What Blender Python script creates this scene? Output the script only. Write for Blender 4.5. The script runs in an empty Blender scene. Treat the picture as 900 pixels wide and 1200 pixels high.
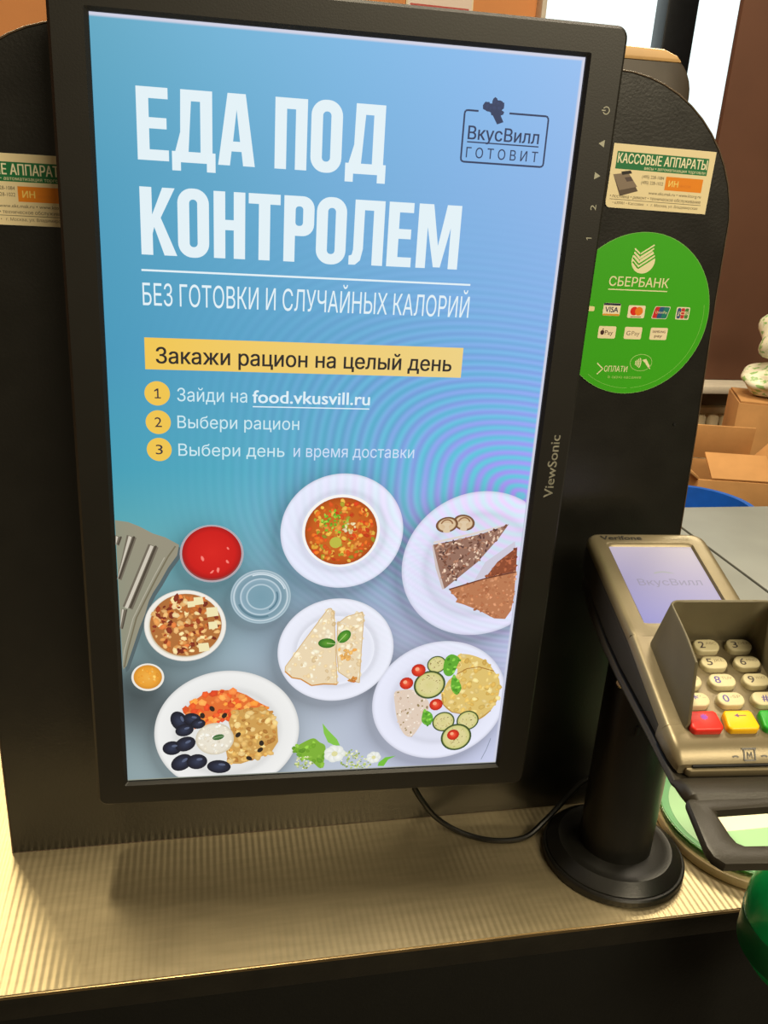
import bpy, bmesh, math, random
import numpy as np
from mathutils import Vector, Matrix
from mathutils.geometry import tessellate_polygon, delaunay_2d_cdt

C = bpy.context.scene.collection
PI = math.pi

# ------------------------------------------------------------------ camera
cam_data = bpy.data.cameras.new('camera')
cam = bpy.data.objects.new('camera', cam_data)
C.objects.link(cam)
cam_data.sensor_fit = 'VERTICAL'
cam_data.sensor_height = 24.0
cam_data.lens = 1030.37 / 1200 * 24.0
cam_data.clip_start = 0.01
right = Vector((0.9784971735565305, -0.19691688867130613, 0.061376056389223006))
down = Vector((-0.013799735730565556, -0.3593997251529512, -0.9330816710522984))
fwd = Vector((0.20579807733710048, 0.9121708044637228, -0.35438901626370595))
M = Matrix((right, -down, -fwd)).transposed().to_4x4()
M.translation = Vector((0.05163060487907593, -0.531406784006987, 0.4062239414761821))
cam.matrix_world = M
bpy.context.scene.camera = cam

# ------------------------------------------------------------------ world, exposure, lamps
sc = bpy.context.scene
sc.view_settings.view_transform = 'Standard'
sc.view_settings.look = 'None'
sc.view_settings.gamma = 1.0
sc.view_settings.exposure = 0.0
sc.view_settings.use_curve_mapping = False
w = bpy.data.worlds.new('world')
sc.world = w
w.use_nodes = True
w.node_tree.nodes['Background'].inputs[0].default_value = (0.55, 0.44, 0.27, 1)
w.node_tree.nodes['Background'].inputs[1].default_value = 0.17


def area(name, loc, target, sx, sy, watt, col):
    d = bpy.data.lights.new(name, 'AREA')
    d.shape = 'RECTANGLE'
    d.size, d.size_y, d.energy, d.color = sx, sy, watt, col
    o = bpy.data.objects.new(name, d)
    o.location = loc
    o.rotation_euler = (Vector(target) - Vector(loc)).to_track_quat('-Z', 'Y').to_euler()
    C.objects.link(o)
    return o


area('ceiling_lamp', (-0.10, 0.13, 2.1), (-0.10, 0.131, -0.1), 0.12, 0.22, 40, (1.0, 0.86, 0.60))
area('rear_lamp_west', (-0.55, 1.6, 1.45), (0.0, 0.0, -0.1), 0.8, 0.35, 24, (1.0, 0.86, 0.56))
area('rear_lamp_east', (1.35, 1.5, 1.5), (0.4, 0.0, -0.1), 0.8, 0.35, 22, (1.0, 0.88, 0.62))
area('front_ceiling_lamp', (0.9, -1.7, 1.45), (0.3, 0.0, 0.2), 1.2, 0.6, 46, (1.0, 0.86, 0.60))
area('hall_lamp', (1.2, 0.6, 2.5), (1.6, 2.2, 0.0), 1.0, 1.0, 44, (1.0, 0.86, 0.66))


# ------------------------------------------------------------------ materials
def lin(c):
    c = c / 255.0
    return c / 12.92 if c <= 0.04045 else ((c + 0.055) / 1.055) ** 2.4


def rgb(r, g, b):
    return (lin(r), lin(g), lin(b), 1.0)


def mat(name, col, rough=0.5, metal=0.0, noise=0.12, scale=40.0, bump=0.0, bscale=200.0, stretch=None,
        emit=None, estr=0.0, ior=1.45, spec=0.5, alpha=1.0, trans=0.0, rvar=0.0, coat=0.0):
    m = bpy.data.materials.new(name)
    m.use_nodes = True
    nt = m.node_tree
    b = nt.nodes['Principled BSDF']
    b.inputs['Roughness'].default_value = rough
    b.inputs['Metallic'].default_value = metal
    b.inputs['IOR'].default_value = ior
    b.inputs['Specular IOR Level'].default_value = spec
    b.inputs['Alpha'].default_value = alpha
    b.inputs['Transmission Weight'].default_value = trans
    b.inputs['Coat Weight'].default_value = coat
    tc = nt.nodes.new('ShaderNodeTexCoord')
    mp = nt.nodes.new('ShaderNodeMapping')
    if stretch:
        mp.inputs['Scale'].default_value = stretch
    nt.links.new(tc.outputs['Object'], mp.inputs[0])
    n = nt.nodes.new('ShaderNodeTexNoise')
    n.inputs['Scale'].default_value = scale
    n.inputs['Detail'].default_value = 4
    nt.links.new(mp.outputs[0], n.inputs['Vector'])
    r = nt.nodes.new('ShaderNodeValToRGB')
    r.color_ramp.elements[0].position = 0.3
    r.color_ramp.elements[1].position = 0.7
    r.color_ramp.elements[0].color = tuple(max(0, c * (1 - noise)) for c in col[:3]) + (1,)
    r.color_ramp.elements[1].color = tuple(min(1, c * (1 + noise)) for c in col[:3]) + (1,)
    nt.links.new(n.outputs['Fac'], r.inputs[0])
    nt.links.new(r.outputs[0], b.inputs['Base Color'])
    if rvar:
        mr = nt.nodes.new('ShaderNodeMapRange')
        mr.inputs['To Min'].default_value = rough - rvar
        mr.inputs['To Max'].default_value = rough + rvar
        nt.links.new(n.outputs['Fac'], mr.inputs['Value'])
        nt.links.new(mr.outputs[0], b.inputs['Roughness'])
    if bump:
        n2 = nt.nodes.new('ShaderNodeTexNoise')
        n2.inputs['Scale'].default_value = bscale
        n2.inputs['Detail'].default_value = 3
        nt.links.new(mp.outputs[0], n2.inputs['Vector'])
        bp = nt.nodes.new('ShaderNodeBump')
        bp.inputs['Strength'].default_value = bump
        bp.inputs['Distance'].default_value = 0.001
        nt.links.new(n2.outputs['Fac'], bp.inputs['Height'])
        nt.links.new(bp.outputs[0], b.inputs['Normal'])
    if emit:
        b.inputs['Emission Color'].default_value = emit
        b.inputs['Emission Strength'].default_value = estr
    return m


def attr_mat(name, emissive, rough=0.4):
    m = bpy.data.materials.new(name)
    m.use_nodes = True
    nt = m.node_tree
    b = nt.nodes['Principled BSDF']
    a = nt.nodes.new('ShaderNodeAttribute')
    a.attribute_name = 'ink'
    b.inputs['Roughness'].default_value = rough
    if emissive:
        b.inputs['Base Color'].default_value = (0.01, 0.01, 0.01, 1)
        b.inputs['Specular IOR Level'].default_value = 0.25
        nt.links.new(a.outputs['Color'], b.inputs['Emission Color'])
        b.inputs['Emission Strength'].default_value = 1.0
    else:
        nt.links.new(a.outputs['Color'], b.inputs['Base Color'])
    return m


LCD = attr_mat('lcd_picture', True, 0.45)
INK = attr_mat('printed_ink', False, 0.42)
m_bezel = mat('bezel_black_plastic', rgb(24, 22, 17), 0.46, spec=0.65, bump=0.04, bscale=900, noise=0.08)
m_shell = mat('monitor_back_plastic', rgb(26, 25, 23), 0.6, bump=0.15, bscale=700)
m_panel = mat('black_laminate', rgb(17, 16, 12), 0.33, spec=1.0, bump=0.10, bscale=500, noise=0.15, rvar=0.05)
m_panel_edge = mat('panel_edge_band', rgb(82, 66, 48), 0.5, noise=0.25, scale=120)
m_black = mat('black_satin_metal', rgb(26, 25, 22), 0.38, bump=0.08, bscale=600, rvar=0.06)
m_cradle = mat('dark_grey_plastic', rgb(46, 42, 34), 0.42, bump=0.1, bscale=900)
m_side_shade = mat('shaded_side_plastic', rgb(44, 41, 34), 0.6, bump=0.08, bscale=900)
m_silver = mat('champagne_silver_plastic', rgb(122, 111, 86), 0.36, metal=0.4, bump=0.05, bscale=1200, noise=0.06)
m_shield = mat('smoky_silver_plastic', rgb(104, 97, 76), 0.42, spec=0.35, bump=0.05, bscale=900, noise=0.08)
m_key = mat('cream_rubber_key', rgb(206, 196, 158), 0.45, noise=0.05)
m_red = mat('red_key_rubber', rgb(226, 44, 34), 0.4, noise=0.05)
m_yellow = mat('yellow_key_rubber', rgb(250, 190, 14), 0.4, noise=0.05)
m_green = mat('green_key_rubber', rgb(40, 165, 45), 0.4, noise=0.05)
m_dark = mat('slot_black', rgb(12, 11, 10), 0.7)
m_cable = mat('black_cable_rubber', rgb(24, 23, 20), 0.32)
m_chrome = mat('bolt_metal', rgb(190, 175, 140), 0.25, metal=1.0)
m_front = mat('counter_front_laminate', rgb(9, 9, 6), 0.6, spec=0.3, bump=0.2, bscale=400)
m_band = mat('counter_edge_band', rgb(24, 22, 16), 0.55, spec=0.35, bump=0.2, bscale=300, noise=0.3)
m_lip = mat('steel_edge_trim', rgb(150, 130, 95), 0.35, metal=1.0, noise=0.2)
m_peach = mat('peach_wall_paint', rgb(222, 150, 92), 0.85, bump=0.1, bscale=60, noise=0.06, scale=3)
m_brown = mat('brown_wall_paint', rgb(100, 66, 48), 0.8, bump=0.1, bscale=80, noise=0.10, scale=4)
m_grey = mat('grey_brown_wall_paint', rgb(128, 112, 92), 0.8, noise=0.08, scale=5)
m_floor = mat('floor_tile_grey', rgb(120, 112, 100), 0.6, noise=0.15, scale=6)
m_frame = mat('dark_window_frame', rgb(36, 42, 46), 0.4)
m_white_sill = mat('white_sill_paint', rgb(214, 204, 186), 0.5, noise=0.05)
m_radiator = mat('cream_radiator_enamel', rgb(226, 206, 168), 0.5, noise=0.05)
m_card = mat('corrugated_cardboard', rgb(182, 134, 82), 0.85, bump=0.2, bscale=120, noise=0.1, scale=14)
m_card_in = mat('cardboard_inside', rgb(160, 116, 72), 0.9, noise=0.15, scale=14)
m_blue = mat('blue_plastic_tub', rgb(22, 84, 176), 0.4, noise=0.08)
m_bench = mat('dark_bench_wood', rgb(60, 48, 38), 0.6, noise=0.2)
m_top_highlight = mat('tan_window_highlight', rgb(200, 160, 104), 0.45, noise=0.08)
m_rearboard = mat('dark_brown_plastic', rgb(58, 48, 36), 0.5, noise=0.1)
m_cap = mat('glossy_green_plastic', rgb(14, 190, 95), 0.25, noise=0.08, coat=0.4)
m_capdark = mat('dark_green_plastic', rgb(10, 96, 44), 0.35, noise=0.08)


def steel(name, col, rough, stripe):
    """brushed sheet steel with a fine embossed rib running towards the customer"""
    m = mat(name, col, rough, metal=0.7, noise=0.07, scale=30, stretch=(1, 6, 1), rvar=0.04)
    nt = m.node_tree
    b = nt.nodes['Principled BSDF']
    tc = nt.nodes.new('ShaderNodeTexCoord')
    wv = nt.nodes.new('ShaderNodeTexWave')
    wv.bands_direction = 'X'
    wv.inputs['Scale'].default_value = stripe
    wv.inputs['Distortion'].default_value = 0.4
    nt.links.new(tc.outputs['Object'], wv.inputs['Vector'])
    bp = nt.nodes.new('ShaderNodeBump')
    bp.inputs['Strength'].default_value = 0.28
    bp.inputs['Distance'].default_value = 0.0008
    nt.links.new(wv.outputs['Fac'], bp.inputs['Height'])
    nt.links.new(bp.outputs[0], b.inputs['Normal'])
    return m


m_steel = steel('ribbed_counter_steel', rgb(190, 174, 138), 0.42, 62.0)
m_steel2 = mat('pale_deck_steel', rgb(136, 140, 138), 0.45, metal=0.4, noise=0.06, scale=12)


def glass_mat(name, col, rough=0.03, thin=0.7):
    m = bpy.data.materials.new(name)
    m.use_nodes = True
    nt = m.node_tree
    b = nt.nodes['Principled BSDF']
    b.inputs['Base Color'].default_value = col
    b.inputs['Roughness'].default_value = rough
    b.inputs['Transmission Weight'].default_value = thin
    n = nt.nodes.new('ShaderNodeTexNoise')
    n.inputs['Scale'].default_value = 60
    bp = nt.nodes.new('ShaderNodeBump')
    bp.inputs['Strength'].default_value = 0.02
    nt.links.new(n.outputs['Fac'], bp.inputs['Height'])
    nt.links.new(bp.outputs[0], b.inputs['Normal'])
    return m


m_mint = glass_mat('mint_translucent_plastic', rgb(150, 214, 160), 0.2, 0.35)
m_mint_edge = glass_mat('green_glass_edge', rgb(90, 160, 60), 0.1, 0.5)
m_paper = mat('cream_paper', rgb(240, 228, 190), 0.7, noise=0.04)
m_plinth = mat('beige_plastic_plinth', rgb(222, 196, 150), 0.4, noise=0.05)


# ------------------------------------------------------------------ object helpers
def tag(o, label=None, cat=None, group=None, kind=None):
    if label: o['label'] = label
    if cat: o['category'] = cat
    if group: o['group'] = group
    if kind: o['kind'] = kind
    return o


def link(name, me, m=None, parent=None, mw=None):
    o = bpy.data.objects.new(name, me)
    C.objects.link(o)
    if m is not None and me is not None:
        me.materials.append(m)
    if parent is not None:
        o.parent = parent
    if mw is not None:
        o.matrix_local = mw
    return o


def thing(name, label, cat, mw=None, group=None):
    o = bpy.data.objects.new(name, None)
    o.empty_display_size = 0.02
    C.objects.link(o)
    if mw is not None:
        o.matrix_world = mw
    return tag(o, label, cat, group)


def T(x, y, z):
    return Matrix.Translation((x, y, z))


def fin(bm, name, m, parent=None, mw=None, smooth=35):
    bmesh.ops.recalc_face_normals(bm, faces=bm.faces)
    me = bpy.data.meshes.new(name)
    bm.to_mesh(me)
    bm.free()
    if smooth:
        me.shade_smooth()
        me.set_sharp_from_angle(angle=math.radians(smooth))
    return link(name, me, m, parent, mw)


def bev(bm, w, seg=2, ang=25):
    es = [e for e in bm.edges if len(e.link_faces) == 2 and e.calc_face_angle(0) > math.radians(ang)]
    if es and w > 0:
        bmesh.ops.bevel(bm, geom=es, offset=w, segments=seg, affect='EDGES', profile=0.5, clamp_overlap=True)


def box_bm(x0, x1, y0, y1, z0, z1, b=0.0, seg=2, bm=None):
    own = bm is None
    t = bmesh.new()
    bmesh.ops.create_cube(t, size=1.0)
    for v in t.verts:
        v.co = Vector(((x0 + x1) / 2 + v.co.x * (x1 - x0), (y0 + y1) / 2 + v.co.y * (y1 - y0),
                       (z0 + z1) / 2 + v.co.z * (z1 - z0)))
    if b: bev(t, b, seg)
    if own: return t
    merge(bm, t)
    return bm


def merge(dst, src, mx=None):
    me = bpy.data.meshes.new('tmp')
    src.to_mesh(me)
    src.free()
    if mx is not None: me.transform(mx)
    dst.from_mesh(me)
    bpy.data.meshes.remove(me)


def prism_bm(pts, z0, z1, b=0.0, seg=2, ang=40):
    """outline in xy, extruded from z0 to z1; the end rims bevelled"""
    bm = bmesh.new()
    vs = [bm.verts.new((x, y, z0)) for x, y in pts]
    f = bm.faces.new(vs)
    r = bmesh.ops.extrude_face_region(bm, geom=[f])
    for v in r['geom']:
        if isinstance(v, bmesh.types.BMVert): v.co.z = z1
    bmesh.ops.recalc_face_normals(bm, faces=bm.faces)
    if b: bev(bm, b, seg, ang)
    return bm


def rrect(x0, x1, y0, y1, r, n=6):
    out = []
    for cx, cy, a0 in ((x1 - r, y1 - r, 0), (x0 + r, y1 - r, 90), (x0 + r, y0 + r, 180), (x1 - r, y0 + r, 270)):
        for k in range(n + 1):
            a = math.radians(a0 + 90 * k / n)
            out.append((cx + r * math.cos(a), cy + r * math.sin(a)))
    return out


def ring_bm(outer, inner, z0, z1, b=0.0):
    """frame: outline with a hole; both given with the same vertex count"""
    bm = bmesh.new()
    n = len(outer)
    L = []
    for pts, z in ((outer, z0), (outer, z1), (inner, z1), (inner, z0)):
        L.append([bm.verts.new((x, y, z)) for x, y in pts])
    for a in range(4):
        A, B = L[a], L[(a + 1) % 4]
        for i in range(n):
            j = (i + 1) % n
            bm.faces.new((A[i], A[j], B[j], B[i]))
    bmesh.ops.recalc_face_normals(bm, faces=bm.faces)
    if b: bev(bm, b, 2, 50)
    return bm


def loft_bm(sections, cap=True):
    bm = bmesh.new()
    rows = [[bm.verts.new(p) for p in s] for s in sections]
    n = len(rows[0])
    for a, b2 in zip(rows, rows[1:]):
        for i in range(n):
            j = (i + 1) % n
            bm.faces.new((a[i], a[j], b2[j], b2[i]))
    if cap:
        bm.faces.new(rows[0])
        bm.faces.new(rows[-1][::-1])
    return bm


def lathe_bm(prof, n=48, cx=0, cy=0):
    bm = bmesh.new()
    rows = []
    for r, z in prof:
        if r < 1e-6:
            rows.append([bm.verts.new((cx, cy, z))])
        else:
            rows.append([bm.verts.new((cx + r * math.cos(2 * PI * k / n), cy + r * math.sin(2 * PI * k / n), z)) for k in range(n)])
    for a, b2 in zip(rows, rows[1:]):
        for i in range(n):
            j = (i + 1) % n
            if len(a) == 1: bm.faces.new((a[0], b2[i], b2[j]))
            elif len(b2) == 1: bm.faces.new((a[i], b2[0], a[j]))
            else: bm.faces.new((a[i], b2[i], b2[j], a[j]))
    return bm


def smooth_path(pts, k=8):
    out = []
    P = [Vector(p) for p in pts]
    for i in range(len(P) - 1):
        p0, p1, p2, p3 = P[max(i - 1, 0)], P[i], P[i + 1], P[min(i + 2, len(P) - 1)]
        for s in range(k):
            t = s / k
            out.append(0.5 * ((2 * p1) + (p2 - p0) * t + (2 * p0 - 5 * p1 + 4 * p2 - p3) * t * t + (3 * p1 - p0 - 3 * p2 + p3) * t ** 3))
    out.append(P[-1])
    return out


def tube_bm(pts, r, n=10):
    secs = []
    up = Vector((0, 0, 1))
    for i, p in enumerate(pts):
        d = (pts[min(i + 1, len(pts) - 1)] - pts[max(i - 1, 0)]).normalized()
        a = d.cross(up)
        if a.length < 1e-4: a = d.cross(Vector((1, 0, 0)))
        a.normalize()
        b = a.cross(d).normalized()
        secs.append([p + a * r * math.cos(2 * PI * k / n) + b * r * math.sin(2 * PI * k / n) for k in range(n)])
    return loft_bm(secs)


# ------------------------------------------------------------------ flat artwork (prints and the screen picture)
_cache = {}


def glyphs(s, bold):
    """a string's outlines, filled by the non-zero winding rule (the built-in font's strokes overlap)"""
    key = (s, bold)
    if key in _cache: return _cache[key]
    cu = bpy.data.curves.new('t', 'FONT')
    cu.body = s
    cu.resolution_u = 3
    cu.offset = bold
    cu.fill_mode = 'NONE'
    o = bpy.data.objects.new('t', cu)
    me = o.to_mesh()
    P = [Vector((v.co.x, v.co.y)) for v in me.vertices]
    E_ = [tuple(e.vertices) for e in me.edges]
    o.to_mesh_clear()
    bpy.data.objects.remove(o)
    bpy.data.curves.remove(cu)
    # contours are runs of consecutive vertices closed by one edge back to the first
    starts = sorted({min(a, b) for a, b in E_ if abs(a - b) > 1}) 
    seg = []
    for q, st in enumerate(starts):
        en = (starts[q + 1] if q + 1 < len(starts) else len(P)) - 1
        seg += [(k, k + 1) for k in range(st, en)] + [(en, st)]
    r = delaunay_2d_cdt(P, seg, [], 0, 1e-5)
    V_, F_ = r[0], r[2]
    pa = np.array([P[a] for a, b in seg]); pb = np.array([P[b] for a, b in seg])
    fs = []
    tri = np.array([[tuple(V_[k]) for k in f] for f in F_])
    cen = tri.mean(1)
    for f, (cx, cy) in zip(F_, cen):
        up = (pa[:, 1] <= cy) & (pb[:, 1] > cy)
        dn = (pa[:, 1] > cy) & (pb[:, 1] <= cy)
        cr = (pb[:, 0] - pa[:, 0]) * (cy - pa[:, 1]) - (cx - pa[:, 0]) * (pb[:, 1] - pa[:, 1])
        if int((up & (cr > 0)).sum()) - int((dn & (cr < 0)).sum()) != 0: fs.append(tuple(f))
    _cache[key] = ([tuple(v) for v in V_], fs)
    return _cache[key]


class Art:
    """flat drawing in millimetres, x right, y up; layers stack 0.03 mm apart"""
    def __init__(self):
        self.v, self.f, self.c = [], [], []

    def add(self, vs, fs, cols, layer):
        o = len(self.v)
        self.v += [(x, y, layer) for x, y in vs]
        self.f += [tuple(i + o for i in f) for f in fs]
        if callable(cols): self.c += [cols(x, y) for x, y in vs]
        elif isinstance(cols, list): self.c += cols
        else: self.c += [cols] * len(vs)

    def poly(self, pts, col, layer, holes=()):
        loops = [[Vector((x, y, 0)) for x, y in l] for l in (pts,) + tuple(holes)]
        flat = [(v.x, v.y) for l in loops for v in l]
        self.add(flat, tessellate_polygon(loops), col, layer)

    def rect(self, x0, x1, y0, y1, col, layer):
        self.add([(x0, y0), (x1, y0), (x1, y1), (x0, y1)], [(0, 1, 2, 3)], col, layer)

    def line(self, a, b, wd, col, layer):
        a, b = Vector(a), Vector(b)
        n = (b - a).normalized()
        n = Vector((-n.y, n.x)) * wd / 2
        self.add([tuple(a + n), tuple(a - n), tuple(b - n), tuple(b + n)], [(0, 1, 2, 3)], col, layer)

    def path(self, pts, wd, col, layer):
        for a, b in zip(pts, pts[1:]): self.line(a, b, wd, col, layer)

    def disc(self, cx, cy, r, col, layer, stops=None, ry=None, rot=0, n=40):
        """stops: [(fraction, colour), ...] from the centre outwards"""
        ry = ry or r
        stops = stops or [(0, col), (1, col)]
        vs, cs, fs = [(cx, cy)], [stops[0][1]], []
        ca, sa = math.cos(rot), math.sin(rot)
        rr = [s for s in stops if s[0] > 0]
        for fr, c in rr:
            for k in range(n):
                a = 2 * PI * k / n
                x, y = r * fr * math.cos(a), ry * fr * math.sin(a)
                vs.append((cx + x * ca - y * sa, cy + x * sa + y * ca))
                cs.append(c)
        for k in range(n):
            fs.append((0, 1 + k, 1 + (k + 1) % n))
        for q in range(len(rr) - 1):
            a, b = 1 + q * n, 1 + (q + 1) * n
            for k in range(n):
                j = (k + 1) % n
                fs.append((a + k, b + k, b + j, a + j))
        self.add(vs, fs, cs, layer)

    def arc(self, cx, cy, r, wd, a0, a1, col, layer, n=24):
        vs, fs = [], []
        for k in range(n + 1):
            a = math.radians(a0 + (a1 - a0) * k / n)
            for q in (r - wd / 2, r + wd / 2): vs.append((cx + q * math.cos(a), cy + q * math.sin(a)))
        for k in range(n): fs.append((2 * k, 2 * k + 1, 2 * k + 3, 2 * k + 2))
        self.add(vs, fs, col, layer)

    def blob(self, cx, cy, r, col, layer, rnd, n=8, squash=0.7):
        rot = rnd.uniform(0, PI)
        ca, sa = math.cos(rot), math.sin(rot)
        pts = []
        for k in range(n):
            a = 2 * PI * k / n
            q = r * rnd.uniform(0.75, 1.1)
            x, y = q * math.cos(a), q * squash * math.sin(a)
            pts.append((cx + x * ca - y * sa, cy + x * sa + y * ca))
        lite = tuple(min(1, c * 1.35) for c in col[:3]) + (1,)
        self.add([(cx, cy)] + pts, [(0, 1 + k, 1 + (k + 1) % n) for k in range(n)], [lite] + [col] * n, layer)

    def blobs(self, inside, box, count, r0, r1, pal, layer, seed=1, squash=0.7, n=7, step=0.0012):
        rnd = random.Random(seed)
        x0, x1, y0, y1 = box
        k = 0
        for _ in range(count * 20):
            if k >= count: break
            x, y = rnd.uniform(x0, x1), rnd.uniform(y0, y1)
            if not inside(x, y): continue
            c = rnd.choice(pal)
            j = rnd.uniform(0.8, 1.15)
            self.blob(x, y, rnd.uniform(r0, r1), tuple(min(1, q * j) for q in c[:3]) + (1,), layer + k * step, rnd, n, squash)
            k += 1

    def text(self, s, x0, x1, base, cap, col, layer, bold=0.0):
        vs, fs = glyphs(s, bold)
        hv, _ = glyphs('H', 0.0)
        ch = max(v[1] for v in hv)
        a, b = min(v[0] for v in vs), max(v[0] for v in vs)
        sx, sy = (x1 - x0) / (b - a), cap / ch
        k = bold * cap * 1.1
        for dx, dy in (((0, 0),) if bold <= 0 else ((-k, -k * .5), (k, -k * .5), (-k, k * .5), (k, k * .5), (0, 0))):
            self.add([(x0 + (x - a) * sx + dx, base + y * sy + dy) for x, y in vs], fs, col, layer)
            layer += 0.25

    def build(self, name, m, parent=None, mw=None, plane='XZ', smooth=False):
        me = bpy.data.meshes.new(name)
        e = 0.03
        if plane == 'XZ': vs = [(x / 1000, -l * e / 1000, y / 1000) for x, y, l in self.v]
        else: vs = [(x / 1000, y / 1000, l * e / 1000) for x, y, l in self.v]
        # make every facet face outwards
        fs = []
        for f in self.f:
            a, b, c = (self.v[i] for i in f[:3])
            cr = (b[0] - a[0]) * (c[1] - a[1]) - (b[1] - a[1]) * (c[0] - a[0])
            fs.append(f if cr > 0 else f[::-1])
        me.from_pydata(vs, [], fs)
        at = me.attributes.new('ink', 'FLOAT_COLOR', 'POINT')
        at.data.foreach_set('color', np.array(self.c, dtype=np.float32).ravel())
        return link(name, me, m, parent, mw)


def sm(P, k=4):
    out, n = [], len(P)
    for i in range(n):
        p0, p1, p2, p3 = P[i - 1], P[i], P[(i + 1) % n], P[(i + 2) % n]
        for q in range(k):
            t = q / k
            out.append(tuple(0.5 * (2 * b + (c - a) * t + (2 * a - 5 * b + 4 * c - d) * t * t + (3 * b - a - 3 * c + d) * t ** 3) for a, b, c, d in zip(p0, p1, p2, p3)))
    return out


def in_poly(P):
    def f(x, y):
        c = False
        j = len(P) - 1
        for i in range(len(P)):
            if (P[i][1] > y) != (P[j][1] > y) and x < (P[j][0] - P[i][0]) * (y - P[i][1]) / (P[j][1] - P[i][1]) + P[i][0]: c = not c
            j = i
        return c
    return f


def in_circ(cx, cy, r): return lambda x, y: (x - cx) ** 2 + (y - cy) ** 2 < r * r
def bbox(P): return (min(p[0] for p in P), max(p[0] for p in P), min(p[1] for p in P), max(p[1] for p in P))
def cbox(cx, cy, r): return (cx - r, cx + r, cy - r, cy + r)


# ================================================================== THE SETTING
def setting(name, bm, m, parent=None, smooth=30):
    o = fin(bm, name, m, parent, smooth=smooth)
    if parent is None: o['kind'] = 'structure'
    return o


setting('floor', box_bm(-2.0, 4.2, -1.6, 3.2, -1.06, -1.0), m_floor)
bmw = bmesh.new()
for b in ((-2.0, 1.30, 3.0, 3.15, -1.0, 2.6), (1.30, 3.2, 3.0, 3.15, -1.0, 0.45), (3.2, 4.2, 3.0, 3.15, -1.0, 2.6), (1.30, 3.2, 3.0, 3.15, 2.1, 2.6)):
    box_bm(*b, bm=bmw)
setting('wall_back', bmw, m_peach)
setting('ambient_blocker_left', box_bm(-2.06, -2.0, -1.6, 3.2, -1.0, 2.6), m_brown)  # out of view; added to block ambient light from the left
# brown wall pier beside the window
setting('wall_right', box_bm(1.665, 3.6, 2.2, 2.225, -0.178, 2.6, 0.004), m_brown)
setting('wall_right_base', box_bm(1.60, 3.6, 2.26, 2.40, -1.0, -0.208), m_grey)
setting('trim_1', box_bm(1.62, 3.6, 2.10, 2.40, -0.207, -0.179, 0.006), m_white_sill)

win = tag(thing('window_1', None, None, T(2.25, 3.0, 0.45)), kind='structure')
sky = bpy.data.materials.new('daylight_sky')
sky.use_nodes = True
nt = sky.node_tree
bs = nt.nodes['Principled BSDF']
nz = nt.nodes.new('ShaderNodeTexNoise')
nz.inputs['Scale'].default_value = 1.2
rp = nt.nodes.new('ShaderNodeValToRGB')
rp.color_ramp.elements[0].color = (0.66, 0.90, 0.92, 1)
rp.color_ramp.elements[1].color = (1, 1, 0.97, 1)
nt.links.new(nz.outputs['Fac'], rp.inputs[0])
nt.links.new(rp.outputs[0], bs.inputs['Emission Color'])
bs.inputs['Emission Strength'].default_value = 1.35
bs.inputs['Base Color'].default_value = (0.1, 0.1, 0.1, 1)
fin(box_bm(-0.95, 0.95, 0.07, 0.08, 0.0, 1.65), 'pane', sky, win)
ringo = ring_bm(rrect(-0.95, 0.95, 0.0, 1.65, 0.002, 1), rrect(-0.93, 0.93, 0.04, 1.61, 0.002, 1), -0.02, 0.06, 0.004)
fin(ringo, 'window_frame', m_white_sill, win, Matrix.Rotation(PI / 2, 4, 'X'))
for i, x in enumerate((-0.382, 0.45)):
    fin(box_bm(x - 0.066, x + 0.066, -0.04, 0.06, 0.04, 1.61, 0.012), 'mullion', m_frame, win)

# poster on the peach wall, mostly hidden behind the monitor top
po = thing('wall_poster', 'small red and white poster high on the peach wall just above the monitor', 'poster', T(0.93, 2.995, 0.94))
a = Art()
a.rect(-120, 120, 0, 170, rgb(232, 214, 200), 1)
a.rect(-110, 110, 20, 60, rgb(190, 60, 50), 2)
a.build('print', INK, po, T(0, -0.004, 0))
fin(box_bm(-0.125, 0.125, -0.003, 0.003, -0.005, 0.175), 'backing_sheet', m_paper, po)

# ================================================================== COUNTER
ct = thing('checkout_counter', 'dark-fronted checkout counter with a ribbed brushed steel top under the monitor', 'counter', T(0.17, 0.35, -1.0))
def wl(x, y, z): return (x - 0.17, y - 0.35, z + 1.0)
def cbx(x0, x1, y0, y1, z0, z1, b=0.0): return box_bm(x0 - 0.17, x1 - 0.17, y0 - 0.35, y1 - 0.35, z0 + 1.0, z1 + 1.0, b)
fin(cbx(-0.9, 0.6190, -0.0785, 0.77, -0.103, -0.1), 'steel_top', m_steel, ct)
fin(cbx(0.6194, 0.8245, -0.0785, 0.77, -0.103, -0.1), 'middle_deck', m_steel2, ct)
fin(cbx(-0.9, 1.5, -0.0795, -0.0715, -0.1035, -0.1008, 0.0006), 'steel_lip', m_lip, ct)
fin(cbx(-0.9, 1.5, -0.0775, 0.76, -0.124, -0.1036, 0.001), 'edge_band', m_band, ct)
fin(cbx(-0.88, 1.48, -0.0740, 0.74, -1.0, -0.1245, 0.001), 'carcass', m_front, ct)
fin(cbx(0.8285, 1.5, -0.0785, 0.77, -0.103, -0.0985, 0.001), 'side_deck', m_steel2, ct)

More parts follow.
